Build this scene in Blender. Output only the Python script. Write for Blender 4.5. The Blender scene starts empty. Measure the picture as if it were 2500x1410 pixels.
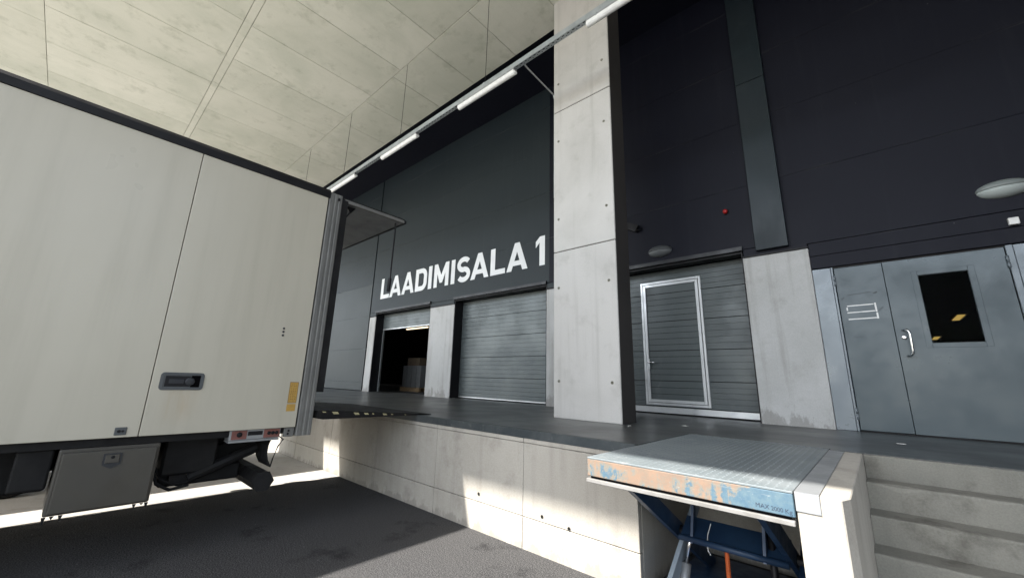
import bpy, bmesh, math, random
from mathutils import Vector, Matrix

random.seed(7)
sc = bpy.context.scene
COL = sc.collection

# ------------------------------------------------------------------ camera
CAMZ = 1.564
RX = (0.73930865, -0.13738338, -0.65912008)   # world axes seen in the camera frame
RY = (0.67264166, 0.19368881, 0.71409496)
RZ = (0.02952531, -0.97141698, 0.23563312)
cam_d = bpy.data.cameras.new('camera')
cam = bpy.data.objects.new('camera', cam_d)
COL.objects.link(cam)
cam_d.sensor_fit = 'HORIZONTAL'
cam_d.sensor_width = 36.0
cam_d.lens = 36.0 * 967.15 / 2500.0
cam_d.shift_x = 15.67 / 2500.0
cam_d.shift_y = -12.23 / 2500.0
cam_d.clip_start = 0.05
cam_d.clip_end = 2000.0
cam.matrix_world = Matrix(((RX[0], -RX[1], -RX[2], 0.0),
                           (RY[0], -RY[1], -RY[2], 0.0),
                           (RZ[0], -RZ[1], -RZ[2], CAMZ),
                           (0, 0, 0, 1)))
sc.camera = cam

# ------------------------------------------------------------------ sky, sun, exposure
SUN = Vector((0.295, 0.78, -1.0)).normalized()
world = bpy.data.worlds.new('World')
sc.world = world
world.use_nodes = True
wn = world.node_tree
sky = wn.nodes.new('ShaderNodeTexSky')
sky.sky_type = 'NISHITA'
sky.sun_disc = False
sky.sun_elevation = math.asin(-SUN.z)
sky.sun_rotation = math.atan2(-SUN.x, -SUN.y) % (2 * math.pi)
sky.air_density = 1.0
sky.dust_density = 1.5
bg = wn.nodes['Background']
hs_ = wn.nodes.new('ShaderNodeHueSaturation')      # thin high haze: paler sky all round
hs_.inputs['Saturation'].default_value = 0.5
wn.links.new(sky.outputs[0], hs_.inputs['Color'])
wn.links.new(hs_.outputs[0], bg.inputs['Color'])
bg.inputs['Strength'].default_value = 0.14

sun_d = bpy.data.lights.new('sun', 'SUN')
sun_d.energy = 3.7
sun_d.angle = math.radians(0.8)
sun_d.color = (1.0, 0.96, 0.91)
sun = bpy.data.objects.new('sun', sun_d)
COL.objects.link(sun)
sun.location = (-6, -16, 22)
sun.rotation_euler = SUN.to_track_quat('-Z', 'Y').to_euler()

sc.view_settings.view_transform = 'Standard'
sc.view_settings.look = 'None'
sc.view_settings.gamma = 1.0
sc.view_settings.use_curve_mapping = False
sc.view_settings.exposure = 2.0
sc.cycles.use_denoising = True
sc.cycles.max_bounces = 10
sc.cycles.diffuse_bounces = 6

# ------------------------------------------------------------------ materials
def new_mat(name):
    m = bpy.data.materials.new(name)
    m.use_nodes = True
    nt = m.node_tree
    return m, nt, nt.nodes['Principled BSDF']

class NT:
    def __init__(s, nt):
        s.nt = nt
        s.tc = nt.nodes.new('ShaderNodeTexCoord').outputs['Object']
    def mapping(s, scale, loc=(0, 0, 0)):
        n = s.nt.nodes.new('ShaderNodeMapping')
        n.inputs['Scale'].default_value = scale
        n.inputs['Location'].default_value = loc
        s.nt.links.new(s.tc, n.inputs['Vector'])
        return n.outputs[0]
    def noise(s, scale, detail=4, rough=0.55, vec=None, dist=0.0):
        n = s.nt.nodes.new('ShaderNodeTexNoise')
        n.inputs['Scale'].default_value = scale
        n.inputs['Detail'].default_value = detail
        n.inputs['Roughness'].default_value = rough
        n.inputs['Distortion'].default_value = dist
        s.nt.links.new(vec if vec is not None else s.tc, n.inputs['Vector'])
        return n.outputs['Fac']
    def voro(s, scale, vec=None):
        n = s.nt.nodes.new('ShaderNodeTexVoronoi')
        n.inputs['Scale'].default_value = scale
        s.nt.links.new(vec if vec is not None else s.tc, n.inputs['Vector'])
        return n.outputs['Distance']
    def ramp(s, fac, a, b, va=0.0, vb=1.0):
        n = s.nt.nodes.new('ShaderNodeMapRange')
        n.interpolation_type = 'SMOOTHSTEP'
        n.inputs['From Min'].default_value = a
        n.inputs['From Max'].default_value = b
        n.inputs['To Min'].default_value = va
        n.inputs['To Max'].default_value = vb
        s.nt.links.new(fac, n.inputs['Value'])
        return n.outputs['Result']
    def mix(s, fac, a, b, mode='MIX'):
        n = s.nt.nodes.new('ShaderNodeMix')
        n.data_type = 'RGBA'
        n.blend_type = mode
        for sock, v in ((n.inputs[0], fac), (n.inputs[6], a), (n.inputs[7], b)):
            if isinstance(v, (int, float)):
                sock.default_value = v
            elif isinstance(v, tuple):
                sock.default_value = (*v, 1.0)
            else:
                s.nt.links.new(v, sock)
        return n.outputs[2]
    def mul(s, a, b):
        n = s.nt.nodes.new('ShaderNodeMath')
        n.operation = 'MULTIPLY'
        for sock, v in ((n.inputs[0], a), (n.inputs[1], b)):
            if isinstance(v, (int, float)):
                sock.default_value = v
            else:
                s.nt.links.new(v, sock)
        return n.outputs[0]
    def add(s, a, b):
        n = s.nt.nodes.new('ShaderNodeMath')
        n.operation = 'ADD'
        for sock, v in ((n.inputs[0], a), (n.inputs[1], b)):
            if isinstance(v, (int, float)):
                sock.default_value = v
            else:
                s.nt.links.new(v, sock)
        return n.outputs[0]
    def rnd(s):
        return s.nt.nodes.new('ShaderNodeObjectInfo').outputs['Random']
    def bump(s, h, strength, dist, p):
        n = s.nt.nodes.new('ShaderNodeBump')
        n.inputs['Strength'].default_value = strength
        n.inputs['Distance'].default_value = dist
        s.nt.links.new(h, n.inputs['Height'])
        s.nt.links.new(n.outputs[0], p.inputs['Normal'])

def concrete(name, a, b, stain, stain_amt=0.5, streak=0.3, rough=0.85, axis='z', var=0.12, grain_amt=0.12):
    m, nt, p = new_mat(name)
    k = NT(nt)
    big = k.ramp(k.noise(0.7, 5, 0.6, dist=0.4), 0.35, 0.68)
    col = k.mix(big, a, b)
    mid = k.ramp(k.noise(3.1, 6, 0.65), 0.52, 0.74)
    col = k.mix(k.mul(mid, stain_amt), col, stain)
    sv = k.mapping((7, 7, 0.35) if axis == 'z' else (7, 0.5, 7))
    st = k.ramp(k.noise(1.0, 4, 0.6, vec=sv), 0.5, 0.75)
    col = k.mix(k.mul(st, streak), col, stain)
    pores = k.ramp(k.voro(26), 0.02, 0.09, 1.0, 0.0)
    pm = k.ramp(k.noise(5.0, 2), 0.5, 0.62)
    col = k.mix(k.mul(k.mul(pores, pm), 0.55), col, tuple(c * 0.35 for c in stain))
    grain = k.noise(90, 3, 0.7)
    col = k.mix(grain_amt, col, k.ramp(grain, 0.3, 0.7), 'SOFT_LIGHT')
    if var:
        col = k.mix(k.mul(k.rnd(), var), col, stain)
    nt.links.new(col, p.inputs['Base Color'])
    p.inputs['Roughness'].default_value = rough
    h = k.add(k.mul(grain, 0.25), k.add(k.mul(mid, 0.3), k.mul(pores, -0.6)))
    k.bump(h, 0.22, 0.004, p)
    return m

def splash(mat, z0, z1, colr):
    nt = mat.node_tree; p = nt.nodes['Principled BSDF']; k = NT(nt)
    src = p.inputs['Base Color'].links[0].from_socket
    sep = nt.nodes.new('ShaderNodeSeparateXYZ'); nt.links.new(k.tc, sep.inputs[0])
    band = k.ramp(sep.outputs['Z'], z0, z1, 0.16, -0.10)
    f = k.ramp(k.add(k.noise(1.0, 7, 0.7, vec=k.mapping((7, 7, 3.0))), band), 0.56, 0.66)
    nt.links.new(k.mix(k.mul(f, 0.55), src, colr), p.inputs['Base Color'])

def paint(name, a, b, rough=0.45, metal=0.0, scale=2.0, spec=0.5, dirt=None, dirt_amt=0.0, bump=0.06, streak=0.0, coat=0.0, rvar=0.1):
    m, nt, p = new_mat(name)
    k = NT(nt)
    n1 = k.ramp(k.noise(scale, 5, 0.6, dist=0.3), 0.35, 0.7)
    col = k.mix(n1, a, b)
    if dirt:
        d = k.ramp(k.noise(scale * 3.3, 6, 0.7), 0.55, 0.75)
        col = k.mix(k.mul(d, dirt_amt), col, dirt)
        if streak:
            sv = k.mapping((9, 9, 0.4))
            st = k.ramp(k.noise(1.0, 4, 0.6, vec=sv), 0.52, 0.78)
            col = k.mix(k.mul(st, streak), col, dirt)
    nt.links.new(col, p.inputs['Base Color'])
    r = k.ramp(k.noise(scale * 2, 5, 0.65), 0.3, 0.7, max(rough - rvar, 0.03), min(rough + rvar * 1.2, 1.0))
    nt.links.new(r, p.inputs['Roughness'])
    p.inputs['Metallic'].default_value = metal
    p.inputs['Specular IOR Level'].default_value = spec
    p.inputs['Coat Weight'].default_value = coat
    if bump:
        k.bump(k.noise(scale * 20, 4, 0.6), bump, 0.003, p)
    return m

def asphalt(name):
    m, nt, p = new_mat(name)
    k = NT(nt)
    g = k.noise(95, 4, 0.8)
    v = k.voro(62)
    col = k.mix(k.ramp(g, 0.35, 0.7), (0.012, 0.0124, 0.0145), (0.14, 0.137, 0.134))
    col = k.mix(k.ramp(v, 0.02, 0.24, 0.55, 0.0), col, (0.27, 0.263, 0.25))
    col = k.mix(k.mul(k.ramp(k.noise(0.6, 5, 0.6), 0.4, 0.7), 0.4), col, (0.075, 0.073, 0.071))
    col = k.mix(k.mul(k.ramp(k.noise(2.2, 5, 0.65), 0.55, 0.75), 0.6), col, (0.009, 0.009, 0.010))
    nt.links.new(col, p.inputs['Base Color'])
    p.inputs['Roughness'].default_value = 0.95
    p.inputs['Specular IOR Level'].default_value = 0.08
    k.bump(k.add(g, k.mul(v, -0.6)), 0.9, 0.008, p)
    return m

def flat(name, c, rough=0.6, metal=0.0, emit=None, es=0.0, spec=0.5):
    m, nt, p = new_mat(name)
    k = NT(nt)
    col = k.mix(k.ramp(k.noise(12, 4, 0.6), 0.3, 0.75), c, tuple(x * 0.82 for x in c))
    nt.links.new(col, p.inputs['Base Color'])
    p.inputs['Roughness'].default_value = rough
    p.inputs['Metallic'].default_value = metal
    p.inputs['Specular IOR Level'].default_value = spec
    if emit:
        p.inputs['Emission Color'].default_value = (*emit, 1)
        p.inputs['Emission Strength'].default_value = es
    return m

M = {}
M['asphalt'] = asphalt('asphalt')
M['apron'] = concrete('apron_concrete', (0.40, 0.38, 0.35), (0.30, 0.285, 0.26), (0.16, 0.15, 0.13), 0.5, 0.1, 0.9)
M['yard'] = concrete('bounce_yard_concrete', (0.29, 0.28, 0.262), (0.23, 0.222, 0.208), (0.16, 0.15, 0.14), 0.4, 0.1, 0.9)
M['conc'] = concrete('dock_concrete', (0.43, 0.405, 0.355), (0.34, 0.315, 0.27), (0.19, 0.17, 0.145), 0.42, 0.28)
M['conc_col'] = concrete('pillar_concrete', (0.50, 0.49, 0.465), (0.43, 0.42, 0.395), (0.26, 0.245, 0.22), 0.28, 0.28, var=0.06)
M['conc_pier'] = concrete('pier_concrete', (0.45, 0.455, 0.45), (0.38, 0.385, 0.375), (0.2, 0.19, 0.17), 0.28, 0.45, var=0.05)
M['conc_ceil'] = concrete('ceiling_concrete', (0.60, 0.60, 0.525), (0.495, 0.508, 0.435), (0.27, 0.285, 0.22), 0.4, 0.10, axis='y', var=0.22)
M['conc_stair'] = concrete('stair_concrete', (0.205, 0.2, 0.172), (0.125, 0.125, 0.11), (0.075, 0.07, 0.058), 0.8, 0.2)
M['col_side'] = concrete('pillar_side_dark', (0.036, 0.032, 0.030), (0.028, 0.025, 0.0235), (0.03, 0.027, 0.025), 0.5, 0.4, 0.8, var=0.0)
splash(M['conc_pier'], 1.08, 1.5, (0.17, 0.165, 0.15))
splash(M['conc'], 0.0, 0.16, (0.2, 0.185, 0.16))
M['groove'] = flat('groove_dark', (0.05, 0.048, 0.042), 0.9)
M['groove_ceil'] = flat('ceiling_groove', (0.24, 0.235, 0.19), 0.9)

# polished floor
m, nt, p = new_mat('dock_floor')
k = NT(nt)
c = k.mix(k.ramp(k.noise(0.5, 3, 0.5), 0.3, 0.72), (0.046, 0.05, 0.05), (0.064, 0.067, 0.066))
c = k.mix(k.mul(k.ramp(k.noise(3.0, 5, 0.6), 0.5, 0.8), 0.3), c, (0.034, 0.036, 0.037))
c = k.mix(k.mul(k.ramp(k.noise(13, 4, 0.6), 0.70, 0.76), 0.3), c, (0.16, 0.16, 0.155))
nt.links.new(c, p.inputs['Base Color'])
nt.links.new(k.ramp(k.noise(1.2, 4, 0.6), 0.3, 0.7, 0.30, 0.42), p.inputs['Roughness'])
k.bump(k.noise(9, 3, 0.5), 0.04, 0.004, p)
M['floor'] = m

M['black_panel'] = paint('dark_cladding', (0.0052, 0.0062, 0.0125), (0.0060, 0.0070, 0.0138), 0.55, 0.0, 0.3, 0.18, (0.022, 0.024, 0.031), 0.05, 0.03, 0.22, rvar=0.02)
M['mid_panel'] = paint('grey_black_cladding', (0.0150, 0.0228, 0.0275), (0.0168, 0.0248, 0.0295), 0.52, 0.0, 0.3, 0.26, (0.038, 0.046, 0.05), 0.06, 0.03, 0.16, rvar=0.02)
M['slate_panel'] = paint('slate_cladding', (0.0150, 0.0228, 0.0245), (0.0168, 0.0248, 0.0265), 0.5, 0.0, 0.3, 0.35, (0.05, 0.06, 0.062), 0.05, 0.03, 0.12, rvar=0.02)
M['black'] = flat('black_void', (0.003, 0.003, 0.0035), 0.95, spec=0.05)
M['black_metal'] = paint('black_metal', (0.006, 0.006, 0.0075), (0.010, 0.010, 0.0115), 0.5, 0.0, 3.0, 0.25)
M['flash'] = paint('dark_flashing', (0.024, 0.026, 0.03), (0.034, 0.036, 0.04), 0.42, 0.1, 2.5, 0.4, (0.09, 0.09, 0.09), 0.3)
M['steel_sheet'] = paint('sheet_steel', (0.013, 0.022, 0.028), (0.011, 0.018, 0.023), 0.42, 0.1, 0.8, 0.35, (0.05, 0.06, 0.066), 0.15, 0.05, 0.2)
M['door_sec'] = paint('sectional_door_grey', (0.102, 0.122, 0.124), (0.084, 0.101, 0.104), 0.42, 0.15, 1.1, 0.5, (0.18, 0.20, 0.205), 0.3, 0.04)
M['door_sec_dark'] = paint('sectional_door_dark', (0.074, 0.089, 0.091), (0.058, 0.070, 0.073), 0.42, 0.15, 1.1, 0.5, (0.14, 0.155, 0.16), 0.3, 0.04)
M['door_steel'] = paint('steel_door_blue_grey', (0.050, 0.072, 0.083), (0.046, 0.066, 0.076), 0.36, 0.1, 0.9, 0.5, (0.11, 0.125, 0.135), 0.25, 0.03)
M['frame_steel'] = paint('door_frame_grey', (0.16, 0.185, 0.205), (0.135, 0.16, 0.178), 0.33, 0.2, 1.2)
M['alu'] = paint('aluminium', (0.60, 0.62, 0.63), (0.50, 0.52, 0.53), 0.38, 0.6, 3.0, 0.5, (0.3, 0.3, 0.3), 0.25)
M['alu_dull'] = paint('dull_aluminium', (0.33, 0.34, 0.345), (0.26, 0.27, 0.275), 0.48, 0.5, 2.5, 0.5, (0.16, 0.16, 0.155), 0.4)
M['galv'] = paint('galvanised', (0.42, 0.45, 0.46), (0.33, 0.36, 0.37), 0.42, 0.6, 6.0)
M['chrome'] = flat('chrome', (0.8, 0.8, 0.8), 0.16, 1.0)
M['angle'] = paint('edge_angle_steel', (0.045, 0.055, 0.06), (0.07, 0.08, 0.083), 0.5, 0.3, 5.0, 0.5, (0.17, 0.175, 0.17), 0.5, 0.2)
M['white_paint'] = paint('white_lettering', (0.74, 0.76, 0.77), (0.67, 0.69, 0.705), 0.6, 0, 2.0)
M['truck_white'] = paint('truck_panel', (0.47, 0.442, 0.362), (0.445, 0.418, 0.34), 0.36, 0.0, 0.25, 0.5, (0.45, 0.42, 0.34), 0.0, 0.0, 0.10)
m = M['truck_white']; nt = m.node_tree; p = nt.nodes['Principled BSDF']
k = NT(nt)
src = p.inputs['Base Color'].links[0].from_socket
sep = nt.nodes.new('ShaderNodeSeparateXYZ'); nt.links.new(k.tc, sep.inputs[0])
sy = k.mul(k.ramp(sep.outputs['Y'], 0.60, 0.72), k.ramp(sep.outputs['Y'], 0.78, 0.95, 1.0, 0.0))
sz = k.mul(k.ramp(sep.outputs['Z'], 1.05, 1.25), k.ramp(sep.outputs['Z'], 1.385, 1.395, 1.0, 0.0))
rst = k.mul(k.mul(sy, sz), k.ramp(k.noise(5, 5, 0.65, vec=k.mapping((1, 3.0, 0.7))), 0.35, 0.7, 0.1, 0.5))
c = k.mix(rst, src, (0.42, 0.33, 0.22))
scr = k.ramp(k.noise(1.0, 5, 0.7, vec=k.mapping((1, 1.2, 30.0))), 0.66, 0.72)
scr = k.mul(scr, k.mul(k.ramp(k.noise(1.3, 3, 0.5), 0.5, 0.65), k.ramp(sep.outputs['Z'], 1.15, 1.6, 0.45, 0.05)))
c = k.mix(scr, c, (0.25, 0.24, 0.21))
blm = k.ramp(k.noise(9, 6, 0.75), 0.68, 0.76, 0.0, 0.3)
c = k.mix(k.mul(blm, k.ramp(k.noise(0.9, 2), 0.5, 0.6)), c, (0.36, 0.34, 0.30))
grm = k.ramp(k.noise(1.0, 5, 0.6, vec=k.mapping((1, 5.0, 0.35))), 0.42, 0.8, 0.0, 0.36)
c = k.mix(grm, c, (0.33, 0.305, 0.24))
nt.links.new(c, p.inputs['Base Color'])
k.bump(k.add(k.noise(1.1, 2, 0.5), k.mul(k.noise(40, 3), 0.02)), 0.12, 0.05, p)
M['truck_grey'] = paint('truck_post', (0.17, 0.17, 0.16), (0.135, 0.135, 0.128), 0.5, 0.15, 2.5, 0.5, (0.08, 0.08, 0.072), 0.45, 0.03, 0.3)
M['truck_box'] = paint('truck_locker', (0.060, 0.0555, 0.045), (0.048, 0.044, 0.036), 0.4, 0.0, 1.5, 0.5, (0.05, 0.044, 0.034), 0.35)
M['chassis'] = paint('chassis_black', (0.006, 0.006, 0.0065), (0.011, 0.0105, 0.01), 0.65, 0.0, 4.0, 0.25)
M['rubber'] = paint('rubber', (0.008, 0.008, 0.0085), (0.014, 0.014, 0.0145), 0.75, 0, 6.0, 0.25)
M['red_plate'] = paint('red_control_plate', (0.20, 0.075, 0.06), (0.16, 0.062, 0.05), 0.5, 0, 8.0)
M['yellow'] = paint('yellow_label', (0.46, 0.28, 0.06), (0.40, 0.24, 0.055), 0.45, 0, 14.0, 0.5, (0.3, 0.17, 0.04), 0.3)
M['yellow_pale'] = flat('hazard_yellow', (0.38, 0.34, 0.19), 0.6)
M['label_ink'] = flat('label_ink', (0.10, 0.06, 0.02), 0.6)
M['orange'] = flat('orange_hose', (0.62, 0.13, 0.03), 0.5)
M['blue_steel'] = paint('lift_blue', (0.010, 0.028, 0.065), (0.015, 0.04, 0.085), 0.42, 0.1, 4.0, 0.5, (0.01, 0.02, 0.04), 0.5)
M['blue_light'] = paint('lift_arm_worn', (0.32, 0.38, 0.43), (0.24, 0.30, 0.36), 0.4, 0.3, 4.0)
M['timber'] = paint('weathered_timber', (0.21, 0.205, 0.195), (0.16, 0.155, 0.145), 0.8, 0, 9.0, 0.3, (0.1, 0.095, 0.085), 0.5)
M['wood'] = paint('pallet_wood', (0.30, 0.21, 0.12), (0.24, 0.165, 0.09), 0.8, 0, 6.0, 0.3)
M['card'] = paint('cardboard', (0.12, 0.09, 0.06), (0.10, 0.075, 0.05), 0.85, 0, 6.0, 0.3)
M['crate'] = flat('white_crate', (0.16, 0.165, 0.165), 0.5)
M['diffuser'] = flat('lamp_diffuser', (0.78, 0.79, 0.77), 0.35)
M['lamp_light'] = paint('lamp_light_grey', (0.36, 0.40, 0.39), (0.30, 0.34, 0.33), 0.4)
M['lamp_dark'] = paint('lamp_dark_grey', (0.13, 0.14, 0.145), (0.10, 0.11, 0.115), 0.4)
M['lamp_hood'] = paint('lamp_hood', (0.075, 0.082, 0.085), (0.06, 0.066, 0.07), 0.45)
M['lamp_hood_light'] = paint('lamp_hood_light', (0.20, 0.225, 0.22), (0.17, 0.19, 0.19), 0.45)
M['red'] = flat('beacon_red', (0.38, 0.015, 0.015), 0.2)
M['white_plastic'] = flat('white_plastic', (0.72, 0.72, 0.70), 0.4)
M['tube_lit'] = flat('lit_tube', (0.9, 0.8, 0.6), 0.5, 0, (1.0, 0.82, 0.55), 0.5)
M['tube_warm'] = flat('lit_panel_warm', (0.9, 0.7, 0.3), 0.5, 0, (1.0, 0.62, 0.16), 0.2)
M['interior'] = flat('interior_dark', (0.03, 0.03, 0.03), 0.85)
M['ink'] = flat('stencil_ink', (0.02, 0.03, 0.05), 0.6)
M['scuff'] = flat('scuff_mark', (0.055, 0.065, 0.07), 0.7)
M['tape'] = flat('white_tape', (0.74, 0.75, 0.74), 0.55)
M['grit'] = flat('grit', (0.34, 0.33, 0.31), 0.8)
M['paper'] = flat('paper_scrap', (0.62, 0.62, 0.60), 0.7)
M['glass_dark'] = None
m, nt, p = new_mat('door_glass')
k = NT(nt)
p.inputs['Base Color'].default_value = (0.5, 0.55, 0.55, 1)
p.inputs['Transmission Weight'].default_value = 1.0
p.inputs['IOR'].default_value = 1.05
nt.links.new(k.ramp(k.noise(3, 3), 0.3, 0.7, 0.0, 0.02), p.inputs['Roughness'])
M['glass'] = m
m, nt, p = new_mat('vehicle_glass')
k = NT(nt)
nt.links.new(k.mix(k.noise(2), (0.02, 0.025, 0.03), (0.03, 0.035, 0.04)), p.inputs['Base Color'])
p.inputs['Roughness'].default_value = 0.05
M['vglass'] = m

def joint_dust(mat, colr, amt):
    nt = mat.node_tree; p = nt.nodes['Principled BSDF']; k = NT(nt)
    src = p.inputs['Base Color'].links[0].from_socket
    sep = nt.nodes.new('ShaderNodeSeparateXYZ'); nt.links.new(k.tc, sep.inputs[0])
    t = k.mul(k.add(sep.outputs['Z'], -3.58 + 1.128 * 4 + 0.02), 1.0 / 1.128)
    fr = nt.nodes.new('ShaderNodeMath'); fr.operation = 'FRACT'; nt.links.new(t, fr.inputs[0])
    band = k.ramp(fr.outputs[0], 0.0, 0.055, 1.0, 0.0)
    n = k.ramp(k.noise(1.0, 7, 0.7, vec=k.mapping((1.3, 1, 14.0))), 0.48, 0.66)
    c = k.mix(k.mul(k.mul(band, n), amt), src, colr)
    runs = k.ramp(k.noise(1.0, 5, 0.7, vec=k.mapping((6, 1, 0.5))), 0.62, 0.78)
    c = k.mix(k.mul(runs, amt * 0.3), c, colr)
    spk = k.ramp(k.voro(3.1), 0.012, 0.022, 1.0, 0.0)
    c = k.mix(k.mul(spk, 0.6), c, (0.16, 0.16, 0.16))
    nt.links.new(c, p.inputs['Base Color'])
joint_dust(M['black_panel'], (0.035, 0.037, 0.04), 0.5)
joint_dust(M['mid_panel'], (0.06, 0.07, 0.073), 0.5)
joint_dust(M['slate_panel'], (0.07, 0.082, 0.084), 0.5)

# worn lift beam: peeling blue over salmon primer
m, nt, p = new_mat('peeling_blue_paint')
k = NT(nt)
sx = nt.nodes.new('ShaderNodeSeparateXYZ')
nt.links.new(k.tc, sx.inputs[0])
n1 = k.noise(1.0, 10, 0.72, vec=k.mapping((8.5, 8.5, 9.0), (0.6, 0, 0.2)), dist=0.25)
runs = k.noise(1.0, 6, 0.7, vec=k.mapping((34, 10, 3.0)))
bias = k.add(k.ramp(sx.outputs['X'], -1.3, -0.45, -0.03, 0.075), k.ramp(sx.outputs['Z'], 1.01, 1.07, 0.0, -0.14))
bias = k.add(bias, k.ramp(runs, 0.3, 0.7, -0.07, 0.05))
tot = k.add(k.add(n1, bias), k.ramp(sx.outputs['X'], -0.64, -0.52, 0.0, 0.09))
fac = k.ramp(tot, 0.475, 0.545)
salmon = k.mix(k.ramp(k.noise(11, 6, 0.75), 0.35, 0.7), (0.215, 0.142, 0.096), (0.165, 0.122, 0.092))
salmon = k.mix(k.mul(k.ramp(k.noise(38, 6, 0.75), 0.48, 0.66), 0.55), salmon, (0.15, 0.135, 0.105))
salmon = k.mix(k.mul(k.ramp(runs, 0.56, 0.7), 0.55), salmon, (0.17, 0.075, 0.035))
salmon = k.mix(k.mul(k.ramp(tot, 0.41, 0.48), 0.6), salmon, (0.13, 0.15, 0.135))
blue = k.mix(k.ramp(k.noise(19, 7, 0.75), 0.35, 0.72), (0.05, 0.10, 0.142), (0.09, 0.14, 0.162))
c = k.mix(fac, salmon, blue)
scrm = k.ramp(k.noise(1.0, 5, 0.7, vec=k.mapping((5, 5, 90))), 0.64, 0.69)
c = k.mix(k.mul(scrm, 0.4), c, (0.30, 0.30, 0.28))
c = k.mix(k.mul(k.ramp(k.noise(46, 6, 0.8, dist=0.8), 0.63, 0.69), 0.5), c, (0.32, 0.33, 0.31))
c = k.mix(k.mul(k.ramp(k.noise(30, 6, 0.8), 0.64, 0.7), 0.6), c, (0.05, 0.03, 0.02))
nt.links.new(c, p.inputs['Base Color'])
p.inputs['Roughness'].default_value = 0.6
k.bump(k.add(fac, k.mul(k.noise(60), 0.3)), 0.3, 0.002, p)
M['peel'] = m

# checker plate steel
m, nt, p = new_mat('tread_plate')
k = NT(nt)
c = k.mix(k.ramp(k.noise(2.0, 5, 0.6), 0.35, 0.7), (0.142, 0.166, 0.174), (0.20, 0.222, 0.228))
c = k.mix(k.mul(k.ramp(k.noise(7, 6, 0.7), 0.55, 0.72), 0.4), c, (0.38, 0.39, 0.39))
nt.links.new(c, p.inputs['Base Color'])
p.inputs['Metallic'].default_value = 0.15
p.inputs['Roughness'].default_value = 0.45
M['tread'] = m

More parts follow.
